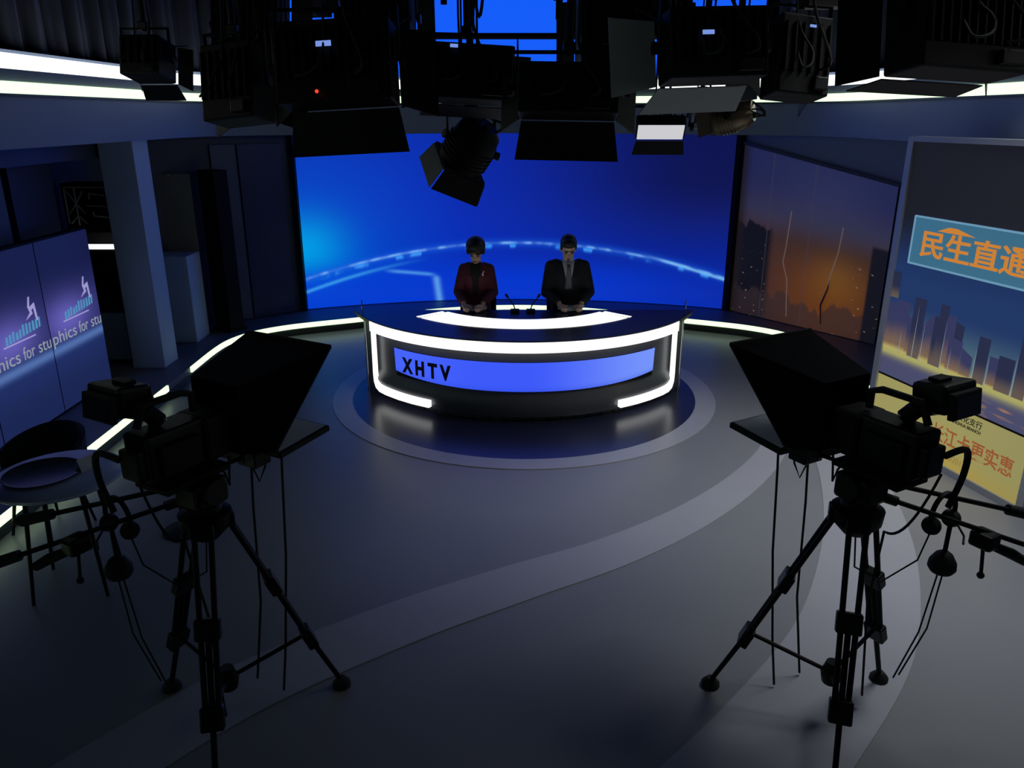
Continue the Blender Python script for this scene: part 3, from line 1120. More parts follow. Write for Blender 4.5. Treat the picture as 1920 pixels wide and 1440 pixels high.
p.mix(p.noise(38, 60, 0, 2.0).step(0.76, 0.80) * (v * -1.0 + 0.5).step(0, 0.1) * ((u - 0.5).sq() * 4.0).step(0.12, 0.3), srgb(220, 200, 160))
p.mix((u * -1.0 + 0.10).step(0, 0.08) * 0.8, srgb(60, 46, 46))
p.mix((u - 0.235).gauss(0.004) * 0.5 + (u - 0.52).gauss(0.004) * 0.5, srgb(120, 110, 130))
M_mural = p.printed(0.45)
p.nt.links.new(p.c, p.b.inputs['Emission Color'])        # weak glow added to brighten the print, no lamp behind it
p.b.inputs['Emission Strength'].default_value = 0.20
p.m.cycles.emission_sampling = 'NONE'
mural = empty('mural_panel', tuple(WR0 + Vector((0, 0, 0.15))), label='dim dusk city mural with an added glow on the angled wall beside the video wall', cat='mural')
WT = (WR1 - WR0).normalized()
WN = Vector((WT.y, -WT.x, 0))
if WN.y > 0: WN = -WN


def mq(a, z, d=0.0):
    return WT * (a * (WR1 - WR0).length) + Vector((0, 0, z)) + WN * d


mtop = lambda a: 2.20 - 0.40 * a
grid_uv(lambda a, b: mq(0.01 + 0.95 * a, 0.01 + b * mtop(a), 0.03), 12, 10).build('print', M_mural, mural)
MB().hexa([mq(0.01, .01, .002), mq(.96, .01, .002), mq(.96, .01, .026), mq(.01, .01, .026)], [mq(0.01, mtop(0), .002), mq(.96, mtop(1), .002), mq(.96, mtop(1), .026), mq(.01, mtop(0), .026)]).build('backing', M_black, mural)
MB().hexa([mq(0.0, mtop(0), .002), mq(.97, mtop(1), .002), mq(.97, mtop(1), .05), mq(.0, mtop(0), .05)], [mq(0.0, mtop(0) + .04, .002), mq(.97, mtop(1) + .04, .002), mq(.97, mtop(1) + .04, .05), mq(.0, mtop(0) + .04, .05)]).build('top_rail', M_dwall, mural)
for pts in ([(0.38, 1.42), (0.37, 1.0), (0.36, 0.78), (0.40, 0.56), (0.41, 0.30), (0.42, 0.1)], [(0.70, 1.30), (0.69, 1.0), (0.66, 0.70), (0.655, 0.6)]):
    MB().tube([mq(a, z, 0.034) for a, z in pts], 0.006, 6).build('pale_line', glow('pale_line_print', srgb(150, 132, 128), 0.30, (0.4, 0.35, 0.33, 1), small=True), mural, smooth=True)  # printed lines given a weak glow to show against the glowing mural
MB().tube([mq(0.64, 0.10, .034), mq(0.625, 0.34, .034), mq(0.655, 0.55, .034), mq(0.66, 0.66, .034)], [0.016, 0.032, 0.026, 0.006], 8, flat=0.15).build('tower_silhouette', surf('dark_red_print', (0.03, 0.012, 0.01), rough=0.5), mural)
MB().hexa([mq(-0.03, 0, .0), mq(0.012, 0, .0), mq(0.012, 0, .06), mq(-.03, 0, .06)], [mq(-0.03, 2.35, .0), mq(0.012, 2.35, .0), mq(0.012, 2.35, .06), mq(-.03, 2.35, .06)]).build('edge_post', M_black, mural)

# ================================================================== LOUNGE SIDE
# three upright display tiles
p = Pic('violet_station_ident_picture')
p.base(srgb(26, 32, 80))
u, v = p.u, p.v
p.mix((v * -1.0 + 1.0).step(0.15, 0.45) * 0.8, srgb(56, 56, 126))
p.mix((u - 0.35).gauss(0.42) * (v - 0.52).gauss(0.12) * 0.95, srgb(124, 116, 222))
p.mix((v * -1.0 + 0.42).step(0.0, 0.04), srgb(36, 54, 120))
p.mix((v * -1.0 + 0.34).step(0.0, 0.22), srgb(34, 46, 100))
p.mix((v - 0.36).gauss(0.028) * 0.9, srgb(104, 140, 214))
M_ident = p.emit(0.62, 0.5)
M_lilac = glow('lilac_mark', srgb(176, 170, 230), 0.75, small=True)
M_cyan = glow('cyan_mark', srgb(86, 160, 206), 0.75, small=True)
M_pale = glow('pale_letters', srgb(176, 190, 202), 0.6, small=True)
for k, (y0, lab) in enumerate(((6.64, 'violet upright display tile nearest the pale column, reading phics for stu'), (5.76, 'middle violet upright display tile, second from the pale column'), (4.88, 'violet upright display tile furthest from the pale column, cut by the frame'))):
    t = empty('display_tile', (-4.10, y0, 0.15), label=lab, cat='screen', group='violet display tiles')
    W_, H_ = 0.874, 1.54
    tp = lambda y, z, d=0.0: Vector((d, y, z))
    MB().box((-0.05, W_ / 2 + 0.003, H_ / 2), (0.09, W_, H_ + 0.01)).build('cabinet', M_black, t)
    scr = grid_uv(lambda a, b: tp(0.006 + a * (W_ - 0.006), 0.02 + b * (H_ - 0.03), 0.002), 3, 6).build('screen', M_ident, t)
    for wd_, y0_, w_ in (('phics', 0.012, 0.40), ('for', 0.46, 0.165), ('stu', 0.672, 0.195)):
        me = text_data(wd_, 0.155, 0.0005, 'LEFT')
        xs = max(vv.co.x for vv in me.vertices)
        letter_obj('lettering', me, M_pale, scr, lambda x, y, z: tp(y0_ + x * w_ / xs, 0.625 + y, 0.004 + z))
    # ident: zigzag mark over a short cyan word
    zz = [(0.60, 0.93), (0.66, 1.10), (0.64, 1.00), (0.72, 1.05), (0.735, 0.90), (0.70, 0.90), (0.70, 0.99), (0.62, 0.94)]
    m = MB()
    z2 = [(0.585, 0.935), (0.655, 0.985), (0.635, 1.035), (0.665, 1.115), (0.685, 1.115), (0.66, 1.03), (0.735, 1.055), (0.75, 0.90), (0.725, 0.90), (0.71, 1.015), (0.68, 1.0), (0.69, 0.97)]
    m.hexa([tp(a, b, 0.003) for a, b in z2], [tp(a, b, 0.005) for a, b in z2])
    m.build('zigzag_mark', M_lilac, scr)
    rnd = random.Random(3)
    for q in range(11):
        yy = 0.27 + q * 0.047
        hh = 0.06 + 0.035 * rnd.random()
        m = MB()
        lean = 0.010
        a = [(yy, 0.80), (yy + 0.022 + 0.012 * rnd.random(), 0.80), (yy + 0.034, 0.80 + hh), (yy + lean, 0.80 + hh)]
        m.hexa([tp(b, c + 0.012 * q / 3, 0.003) for b, c in a], [tp(b, c + 0.012 * q / 3, 0.005) for b, c in a])
        m.build('word_stroke', M_cyan, scr)
    MB().box((0.004, W_ * 0.52, 0.790), (0.004, 0.44, 0.010)).build('word_underline', M_lilac, scr)

M_pale_wall = surf('pale_blue_column_paint', (0.60, 0.74, 0.92), rough=0.5, var=0.05)
pil = struct(MB().box((-3.92, 8.14, 1.31), (0.34, 0.34, 2.32)).build('wall_left_column', M_pale_wall, bevel=0.006))
M_olive = surf('olive_panel', (0.42, 0.40, 0.28), rough=0.55, var=0.2, scale=5)
# panels on the side wall above the tiles
struct(MB().box((-4.40, 5.30, 1.23), (0.08, 3.02, 2.16)).build('wall_left_panel', surf('steel_blue_panel', (0.10, 0.14, 0.26), rough=0.45)))
struct(MB().box((-4.40, 7.24, 1.23), (0.08, 0.66, 2.16)).build('wall_left_panel', surf('deep_navy_panel', (0.035, 0.045, 0.12), rough=0.45)))
# narrow shelf unit with a fretwork top and lit shelf
sh = empty('shelf_unit', (-4.36, 8.26, 0.15), label='narrow black shelf unit with pale fretwork and one lit shelf beside the column', cat='shelf')
MB().box((0, 0.12, 0.95), (0.50, 0.03, 1.90)).build('back_board', M_black, sh)
for x in (-0.24, 0.24):
    MB().box((x, 0, 0.95), (0.025, 0.26, 1.90)).build('side_board', M_black, sh)
for z in (0.02, 0.62, 1.22, 1.42, 1.89):
    MB().box((0, 0, z), (0.46, 0.25, 0.025)).build('shelf_board', M_black, sh)
MB().box((0, -0.135, 1.265), (0.46, 0.012, 0.05)).build('shelf_light', M_strip, sh)
MB().box((0.02, -0.02, 0.30), (0.30, 0.18, 0.52)).build('lower_door', M_pale_wall, sh, bevel=0.004)
M_fret = surf('pale_brass_fretwork', (0.72, 0.70, 0.60), rough=0.4, metal=0.4, var=0.2)
for i, seg in enumerate([((-.22, 1.50), (-.22, 1.86)), ((-.22, 1.86), (.22, 1.86)), ((-.20, 1.82), (-.12, 1.70)), ((-.04, 1.82), (-.12, 1.70)), ((-.12, 1.86), (-.12, 1.48)),
                         ((-.20, 1.60), (-.12, 1.70)), ((-.04, 1.60), (-.12, 1.70)), ((-.20, 1.50), (-.12, 1.58)), ((-.04, 1.50), (-.12, 1.58)), ((0.02, 1.80), (0.18, 1.78)), ((0.04, 1.58), (0.20, 1.56)),
                         ((0.02, 1.80), (0.02, 1.74)), ((0.04, 1.62), (0.04, 1.58)), ((-.02, 1.68), (0.2, 1.67))]):
    (a, b), (c, d) = seg
    MB().tube([(a, -0.13, b), (c, -0.13, d)], 0.008, 6).build('fretwork_bar', M_fret, sh)
# low pedestal, tall black pillar and olive board in the corner
MB_ = MB().box((0, 0, 0.51), (0.42, 0.40, 1.02))
tag(MB_.build('pedestal', M_pale_wall, None, bevel=0.01, loc=(-3.99, 9.16, 0.15)), 'pale blue-grey pedestal standing between the column and the black pillar', 'pedestal')
ob = empty('display_board', (-4.10, 9.50, 0.15), (0, 0, R(0)), 'olive brown upright board hung behind the pale pedestal', 'board')
MB().box((0, 0, 1.45), (0.52, 0.03, 0.90)).build('panel', M_olive, ob, bevel=0.004)
MB().box((0, 0.02, 0.95), (0.06, 0.03, 1.90)).build('support', M_black, ob)
MB().ellip((0.02, -0.02, 1.88), (0.012, 0.012, 0.012)).build('spot', M_silver, ob)
pl_ = empty('pillar', (-3.60, 9.58, 0.15), (0, 0, R(-35)), 'slim black pillar at the bend of the lounge wall', 'pillar')
MB().box((0, 0, 0.97), (0.30, 0.20, 1.94)).build('shaft', M_black, pl_, bevel=0.01)
MB().box((0, 0, 0.02), (0.34, 0.24, 0.04)).build('foot_plate', M_black, pl_)
# dark doors on the angled wing
LT = (WL1 - WL0).normalized()
LN = Vector((LT.y, -LT.x, 0))
if LN.y > 0: LN = -LN
lw = (WL1 - WL0).length
for i, (a0, a1, mat) in enumerate(((0.06, 0.30, surf('midnight_panel', (0.07, 0.08, 0.20), rough=0.3)), (0.31, 0.44, surf('slate_violet_panel', (0.15, 0.16, 0.26), rough=0.35)))):
    lo = [WL0 + LT * lw * a0 + Vector((0, 0, 0.16)), WL0 + LT * lw * a1 + Vector((0, 0, 0.16))]
    lo += [lo[1] + LN * 0.03, lo[0] + LN * 0.03]
    MB().hexa(lo, [q + Vector((0, 0, 2.2)) for q in lo]).build('door_panel', mat, wing_l, bevel=0.005)

# round table with a folded card, and the chair behind it
tb = empty('side_table', (-2.70, 4.15, 0.0), label='round pale glossy side table on thin black legs beside the light strip', cat='table')
MB().lathe([(0.0, 0.70), (0.345, 0.70), (0.355, 0.708), (0.355, 0.722), (0.345, 0.73), (0.0, 0.73)], 48).build('tabletop', surf('pale_blue_gloss_top', (0.55, 0.66, 0.92), rough=0.25, var=0.04), tb, smooth=True)
for i in range(4):
    a = PI / 4 + i * PI / 2 + 0.25
    MB().tube([(0.20 * math.cos(a), 0.20 * math.sin(a), 0.70), (0.28 * math.cos(a), 0.28 * math.sin(a), 0.0)], [0.014, 0.010], 8).build('leg', M_black, tb, smooth=True)
MB().lathe([(0.19, 0.68), (0.21, 0.68), (0.21, 0.70), (0.19, 0.70)], 24).build('top_ring', M_black, tb)
cdm = MB().add([(-0.06, -0.03, 0), (0.06, -0.03, 0), (0.06, 0.03, 0), (-0.06, 0.03, 0), (-0.06, 0, 0.075), (0.06, 0, 0.075)], [(0, 1, 5, 4), (3, 4, 5, 2)])
cdo = cdm.build('tent_card', M_paper, None, loc=(-2.56, 4.22, 0.731), rot=(0, 0, R(65)))
cdo.modifiers.new('thickness', 'SOLIDIFY').thickness = 0.002
tag(cdo, 'small folded white card standing on the round side table', 'card')
mat_ = MB().lathe([(0.0, 0), (0.18, 0), (0.212, 0.012), (0.207, 0.015), (0.175, 0.004), (0, 0.004)], 40).build('reflection_disc', surf('dark_olive_reflection', (0.05, 0.055, 0.035), rough=0.3), None, smooth=True, loc=(-2.78, 4.14, 0.7305))  # dark olive disc put on the top in place of a reflection
tag(mat_, 'shallow dark olive disc standing in for a reflection on the round side table', 'reflection_disc')
ch = empty('lounge_chair', (-3.22, 4.82, 0.0), (0, 0, R(-20)), 'dark tub chair standing behind the round side table', 'chair')
M_char = surf('charcoal_upholstery', (0.030, 0.034, 0.045), rough=0.8, bump=0.1)
MB().lathe([(0.0, 0.38), (0.24, 0.38), (0.27, 0.41), (0.27, 0.45), (0.24, 0.47), (0.0, 0.475)], 32).build('seat', M_char, ch, smooth=True)
m = MB()
vs, fs = [], []
for i in range(25):
    a = R(-20 + 220 * i / 24)
    hgt = 0.56 + 0.13 * math.sin(PI * i / 24)
    for r_, z in ((0.27, 0.36), (0.29, hgt), (0.26, hgt + 0.01), (0.235, 0.40)):
        vs.append((r_ * math.cos(a), r_ * math.sin(a), z))
for i in range(24):
    for j in range(4):
        fs.append((i * 4 + j, i * 4 + (j + 1) % 4, i * 4 + 4 + (j + 1) % 4, i * 4 + 4 + j))
fs += [(0, 1, 2, 3), (96, 97, 98, 99)]
m.add(vs, fs).build('backrest', M_char, ch, smooth=True)
for i in range(4):
    a = PI / 4 + i * PI / 2
    MB().tube([(0.17 * math.cos(a), 0.17 * math.sin(a), 0.39), (0.25 * math.cos(a), 0.25 * math.sin(a), 0.0)], [0.014, 0.009], 8).build('leg', M_black, ch, smooth=True)
st = empty('light_stand', (-2.36, 4.78, 0.0), label='thin dark stand leaning beside the round side table', cat='stand')
MB().tube([(-0.05, 0.03, 1.02), (0.04, 0.0, 0.45), (0.05, 0, 0.02)], [0.010, 0.012, 0.013], 8).build('pole', surf('bronze_tube', (0.05, 0.045, 0.02), rough=0.4), st, smooth=True)
MB().lathe([(0.0, 0.0), (0.14, 0.0), (0.14, 0.012), (0.02, 0.024), (0.0, 0.024)], 24, (0.05, 0, 0)).build('base', M_black, st, smooth=True)
# ================================================================== CAMERAS
def hang(a, b, sag, n=12):
    a, b = Vector(a), Vector(b)
    return [a.lerp(b, i / n) + Vector((0, 0, -sag * 4 * (i / n) * (1 - i / n))) for i in range(n + 1)]


M_glass, ntg, bg = new_mat('dark_prompter_glass')
bg.inputs['Base Color'].default_value = (0.02, 0.022, 0.025, 1)
bg.inputs['Roughness'].default_value = 0.05
bg.inputs['Alpha'].default_value = 1.0
M_tray = surf('grey_monitor_glass', (0.62, 0.66, 0.66), rough=0.35, var=0.1)


def camera_rig(cx, cy, ang, s, where, feet):
    rz = R(ang)
    # ---- tripod
    tof = Matrix.Rotation(rz, 3, 'Z') @ Vector((-s * 0.085, 0.05, 0))
    t = empty('tripod', (cx + tof.x, cy + tof.y, 0), (0, 0, rz), 'black twin-tube camera tripod standing %s' % where, 'tripod', 'camera tripods')
    inv = Matrix.Rotation(-rz, 4, 'Z')
    for fx, fy in feet:
        f = inv @ Vector((fx, fy, 0))
        d = f.normalized()
        sd = Vector((-d.y, d.x, 0))
        tp_ = d * 0.085 + Vector((0, 0, 1.06))
        knee = d * 0.085 + (f - d * 0.085) * 0.36 + Vector((0, 0, 1.06 * 0.64))
        knee2 = d * 0.085 + (f - d * 0.085) * 0.68 + Vector((0, 0, 1.06 * 0.32))
        ft = f + Vector((0, 0, 0.03))
        l = MB()
        for k in (-1, 1):
            l.tube([tp_ + sd * k * 0.034, knee2 + sd * k * 0.026], 0.0125, 8)
        leg = l.build('leg', M_black, t, smooth=True)
        MB().tube([knee, knee2, ft], [0.013, 0.013, 0.012], 8).build('lower_tube', M_black, leg, smooth=True)
        MB().box(tp_, (0.06, 0.10, 0.06), (0, 0, math.atan2(d.y, d.x))).build('leg_hinge', M_blackp, leg, bevel=0.008)
        q = Matrix.Translation(knee) @ Matrix.Rotation(math.atan2(d.y, d.x), 4, 'Z') @ Matrix.Rotation(R(-22), 4, 'Y')
        MB().box((0, 0, 0), (0.05, 0.105, 0.09), None, q).build('leg_clamp', M_blackp, leg, bevel=0.008)
        q = Matrix.Translation(knee2) @ Matrix.Rotation(math.atan2(d.y, d.x), 4, 'Z') @ Matrix.Rotation(R(-22), 4, 'Y')
        MB().box((0, 0, 0), (0.05, 0.095, 0.10), None, q).build('leg_clamp', M_blackp, leg, bevel=0.008)
        MB().tube([knee2 + Vector((0, 0, 0.02)), Vector((0, 0, knee2.z - 0.10))], 0.010, 8).build('spreader_arm', M_black, t, smooth=True)
        MB().lathe([(0.0, 0.0), (0.045, 0.0), (0.045, 0.02), (0.02, 0.05), (0, 0.05)], 14, (f.x, f.y, 0)).build('foot', M_rubber, t, smooth=True)
    MB().lathe([(0.0, 0.19), (0.04, 0.19), (0.05, 0.24), (0.03, 0.30), (0, 0.30)], 14).build('spreader_hub', M_blackp, t, smooth=True)
    MB().lathe([(0.0, 0.98), (0.05, 0.98), (0.105, 1.04), (0.11, 1.10), (0.075, 1.115), (0.07, 1.14), (0.0, 1.14)], 20).build('bowl', M_black, t, smooth=True)
    hd = MB().box((0, 0, 1.20), (0.15, 0.17, 0.12)).build('pan_head', M_blackp, t, bevel=0.02)
    MB().lathe([(0.0, -0.10), (0.055, -0.10), (0.06, -0.08), (0.06, 0.08), (0.055, 0.10), (0, 0.10)], 20).build('tilt_drum', M_blackp, hd, smooth=True, loc=(0, 0, 1.215), rot=(0, PI / 2, 0))
    MB().box((s * 0.055, -0.03, 1.275), (0.20, 0.32, 0.025)).build('sliding_plate', M_black, hd, bevel=0.004)
    bars = []
    for a, b in (((s * 0.09, -0.04, 1.215), (s * 0.74, -0.36, 1.03)), ((s * 0.07, -0.07, 1.16), (s * 0.74, -0.56, 0.90))):
        a, b = Vector(a), Vector(b)
        br = MB().tube([a, b], 0.0115, 8).build('pan_bar', M_black, t, smooth=True)
        MB().tube([a.lerp(b, 0.80), b, b + (b - a) * 0.02], [0.024, 0.027, 0.02], 12).build('grip', M_rubber, br, smooth=True)
        MB().tube([a.lerp(b, -0.03), a.lerp(b, 0.06)], 0.022, 10).build('clamp', M_blackp, br, smooth=True)
        bars.append((a, b))
    # zoom handle on the lower bar
    a, b = bars[1]
    q = a.lerp(b, 0.52)
    z = MB().box(q + Vector((0, 0, -0.035)), (0.085, 0.10, 0.075)).build('zoom_control', M_blackp, t, bevel=0.015)
    MB().tube([q + Vector((0, 0, -0.05)), q + Vector((s * 0.10, -0.07, -0.10)), q + Vector((s * 0.16, -0.10, -0.14))], [0.018, 0.024, 0.020], 10).build('zoom_grip', M_rubber, z, smooth=True)
    MB().tube([q + Vector((0, 0, -0.07)), q + Vector((s * 0.01, -0.01, -0.20))], [0.008, 0.008], 8).build('lever', M_blackp, z, smooth=True)
    MB().ellip(q + Vector((s * 0.01, -0.01, -0.21)), (0.016, 0.016, 0.016)).build('knob', M_rubber, z, smooth=True)
    q2 = a.lerp(b, 0.34) + Vector((0, 0, -0.20))
    fz = MB().lathe([(0.0, -0.05), (0.045, -0.05), (0.058, -0.03), (0.055, 0.0), (0.035, 0.035), (0.015, 0.05), (0.0, 0.05)], 18, q2).build('focus_control', M_rubber, t, smooth=True)
    MB().tube([a.lerp(b, 0.34), q2 + Vector((0, 0, 0.04))], 0.010, 8).build('focus_arm', M_black, fz, smooth=True)
    for k in (-1, 1):
        MB().tube([q2 + Vector((k * 0.02, 0, -0.05)), q2 + Vector((k * 0.03 - s * 0.03, 0.01, -0.35)), q2 + Vector((k * 0.02 - s * 0.1, 0.05, -0.6))], 0.004, 6).build('control_cable', M_rubber, fz, smooth=True)

    # ---- camera
    c = empty('studio_camera', (cx, cy, 1.289), (0, 0, rz), 'black studio camera with a boxy viewfinder on the tripod %s' % where, 'camera', 'studio cameras')
    MB().box((0, -0.02, 0.115), (0.15, 0.28, 0.205)).build('body', M_blackp, c, bevel=0.015)
    MB().box((0, 0.17, 0.115), (0.19, 0.14, 0.20)).build('lens_box', M_black, c, bevel=0.02)
    ln = MB().lathe([(0.0, 0), (0.07, 0), (0.075, 0.04), (0.085, 0.09), (0.09, 0.13), (0.0, 0.13)], 24).build('lens', M_blackp, c, smooth=True, loc=(0, 0.24, 0.125), rot=(-PI / 2, 0, 0))
    MB().lathe([(0.0, 0.0), (0.045, 0.0), (0.05, 0.002)], 20, (0, 0, 0.131)).build('front_glass', M_glass, ln)
    MB().box((-s * 0.086, -0.02, 0.10), (0.022, 0.19, 0.13)).build('side_door', M_black, c, bevel=0.006)
    MB().box((0, -0.175, 0.10), (0.115, 0.05, 0.13)).build('rear_adapter', M_blackp, c, bevel=0.012)
    MB().tube([(0, 0.13, 0.23), (0, 0.13, 0.305), (0, 0.08, 0.325), (0, -0.10, 0.325), (0, -0.14, 0.24)], 0.016, 10).build('carry_handle', M_rubber, c, smooth=True)
    vf = MB().box((s * 0.135, -0.10, 0.335), (0.205, 0.155, 0.125), (R(-8), 0, 0)).build('viewfinder', M_blackp, c, bevel=0.018)
    MB().box((s * 0.135, -0.190, 0.323), (0.185, 0.03, 0.11), (R(-8), 0, 0)).build('viewfinder_hood', M_rubber, vf, bevel=0.006)
    MB().box((s * 0.135, -0.2065, 0.321), (0.155, 0.004, 0.085), (R(-8), 0, 0)).build('viewfinder_screen', M_glass, vf)
    MB().box((s * 0.105, -0.09, 0.406), (0.085, 0.05, 0.018)).build('sun_flap', M_black, vf, bevel=0.004)
    MB().tube([(s * 0.03, -0.02, 0.23), (s * 0.03, -0.06, 0.28), (s * 0.09, -0.11, 0.30)], 0.038, 12).build('viewfinder_arm', M_black, c, smooth=True)
    MB().tube(smooth_path([(s * 0.05, -0.20, 0.12), (s * 0.16, -0.22, 0.13), (s * 0.21, -0.20, 0.0), (s * 0.20, -0.17, -0.16)], 5), 0.014, 8).build('camera_cable', M_rubber, c, smooth=True)
    MB().tube(hang((0.05, -0.20, 0.04), (0.02, -0.02, -0.30), 0.10) + [Vector((0.05, 0.02, -0.7)), Vector((0.1, 0.0, -1.22))], 0.006, 6).build('camera_cable', M_rubber, c, smooth=True)
    MB().tube([(-s * 0.09, 0.10, 0.06), (-s * 0.16, 0.12, -0.02), (-s * 0.13, 0.16, -0.10), (-s * 0.10, 0.20, 0.02)], 0.005, 6).build('camera_cable', M_rubber, c, smooth=True)
    MB().ellip((-s * 0.02, -0.02, 0.245), (0.008, 0.008, 0.008)).build('tally_stud', M_silver, c)

    # ---- teleprompter in front of the lens
    h = empty('teleprompter', (cx, cy, 1.24), (0, 0, rz), 'black hooded teleprompter on the camera %s' % where, 'teleprompter', 'teleprompters')
    A = [(-0.265, 0.70, 0.455), (0.265, 0.70, 0.455), (0.24, 0.335, 0.065), (-0.24, 0.335, 0.065)]
    B = [(-0.145, 0.25, 0.375), (0.145, 0.25, 0.375), (0.145, 0.235, 0.065), (-0.145, 0.235, 0.065)]
    m = MB().add(A + B, [(0, 1, 5, 4), (1, 2, 6, 5), (3, 0, 4, 7), (2, 3, 7, 6)])
    ho = m.build('hood', M_cloth, h)
    q = ho.modifiers.new('thickness', 'SOLIDIFY')
    q.thickness = 0.008
    m = MB().add([Vector(x) * 0.985 + Vector((0, 0.002, 0.004)) for x in A], [(0, 1, 2, 3)])
    gl = m.build('beam_splitter', M_glass, h)
    q = gl.modifiers.new('thickness', 'SOLIDIFY')
    q.thickness = 0.005
    for i in range(4):
        MB().tube([A[i], A[(i + 1) % 4]], 0.009, 8).build('hood_rim', M_black, h, smooth=True)
    mo = MB().box((0, 0.56, 0.018), (0.40, 0.33, 0.030), (R(4), 0, 0)).build('monitor', M_black, h, bevel=0.006)
    MB().box((0, 0.56, 0.0345), (0.37, 0.30, 0.003), (R(4), 0, 0)).build('monitor_glass', M_tray, mo)
    for k in (-1, 1):
        MB().tube([(k * 0.06, -0.10, 0.030), (k * 0.06, 0.62, -0.012)], 0.010, 8).build('rail', M_black, h, smooth=True)
    MB().box((0, 0.30, 0.02), (0.20, 0.05, 0.05)).build('rail_clamp', M_blackp, h, bevel=0.006)
    MB().box((0, 0.42, -0.045), (0.12, 0.10, 0.07)).build('power_box', M_blackp, h, bevel=0.006)
    MB().tube([(-s * 0.10, 0.50, 0.0), (-s * 0.11, 0.48, -0.12), (-s * 0.12, 0.44, -0.55), (-s * 0.14, 0.36, -1.0), (-s * 0.16, 0.30, -1.22)], 0.006, 6).build('monitor_cable', M_rubber, h, smooth=True)
    MB().tube([(-s * 0.02, 0.47, -0.03), (-s * 0.035, 0.45, -0.10), (-s * 0.02, 0.42, -0.17), (0.0, 0.40, -0.08)], 0.005, 6).build('monitor_cable', M_rubber, h, smooth=True)
    MB().tube([(s * 0.02, 0.42, -0.06), (s * 0.02, 0.40, -0.30), (s * 0.0, 0.36, -0.8), (s * 0.02, 0.30, -1.22)], 0.006, 6).build('monitor_cable', M_rubber, h, smooth=True)

    # ---- intercom headset hung on the upper bar
    a, b = bars[0]
    q = a.lerp(b, 0.40)
    rot = Matrix.Rotation(rz, 4, 'Z')
    wp = Vector((cx + tof.x, cy + tof.y, 0)) + rot @ q
    hs = empty('headset', (wp.x, wp.y, wp.z), (0, 0, rz), 'black intercom headset hung on the pan bar %s' % where, 'headset', 'headsets on the pan bars')
    pts = [(0.085 * math.cos(t_), 0.0, -0.085 + 0.100 * math.sin(t_)) for t_ in [R(-15 + 210 * i / 20) for i in range(21)]]
    MB().tube(pts, 0.012, 8, flat=0.6).build('headband', M_black, hs, smooth=True)
    for k in (-1, 1):
        MB().lathe([(0.0, -0.018), (0.036, -0.018), (0.042, 0.0), (0.036, 0.018), (0, 0.018)], 16).build('ear_cup', M_rubber, hs, smooth=True, loc=(k * 0.070, 0, -0.125), rot=(0, PI / 2, 0))
    MB().tube([(s * 0.07, -0.02, -0.13), (s * 0.05, -0.08, -0.17), (0, -0.11, -0.18)], 0.005, 6).build('boom', M_black, hs, smooth=True)
    MB().tube([(-s * 0.07, 0, -0.16), (-s * 0.09, 0.02, -0.30), (-s * 0.20, 0.10, -0.42), (-s * 0.32, 0.16, -0.34), (-s * 0.36, 0.16, -0.10)], 0.004, 6).build('cable', M_rubber, hs, smooth=True)


camera_rig(1.53, 3.03, 29.4, 1, 'beside the poster lightbox', [(-0.50, 0.20), (0.36, 0.24), (-0.16, -0.50)])
camera_rig(-1.47, 2.99, -29.4, -1, 'beside the round side table', [(0.46, 0.24), (-0.38, 0.22), (0.10, -0.50)])

# ================================================================== LIGHTING GRID
GZ = 4.05
pipes = []
for i, (a, b, lab) in enumerate((((-3.6, 4.2, GZ), (3.6, 4.2, GZ), 'black lighting pipe crossing the ceiling nearest the cameras'),
                                 ((-3.6, 5.4, GZ), (3.6, 5.4, GZ), 'black lighting pipe crossing above the floor band'),
                                 ((-3.4, 6.6, GZ), (3.4, 6.6, GZ), 'black lighting pipe crossing just before the desk'),
                                 ((-3.1, 8.6, 3.45), (3.1, 8.6, 3.45), 'black lighting pipe crossing above the two readers'))):
    o = empty('lighting_pipe', ((a[0] + b[0]) / 2, a[1], a[2]), label=lab, cat='pipe', group='lighting pipes')
    MB().tube([(a[0], 0, 0), (b[0], 0, 0)], 0.030, 12).build('pipe', M_black, o, smooth=True)
    for x in (-2.6, 0.9, 2.9):
        MB().tube([(x, 0, 0), (x, 0, 4.9 - a[2])], 0.012, 8).build('drop_rod', M_black, o, smooth=True)
        MB().box((x, 0, 0), (0.06, 0.09, 0.09)).build('pipe_clamp', M_black, o, bevel=0.01)


M_unlit = surf('unlit_diffuser', (0.35, 0.36, 0.38), rough=0.6)
M_fres = surf('fresnel_glass', (0.25, 0.27, 0.28), rough=0.15)


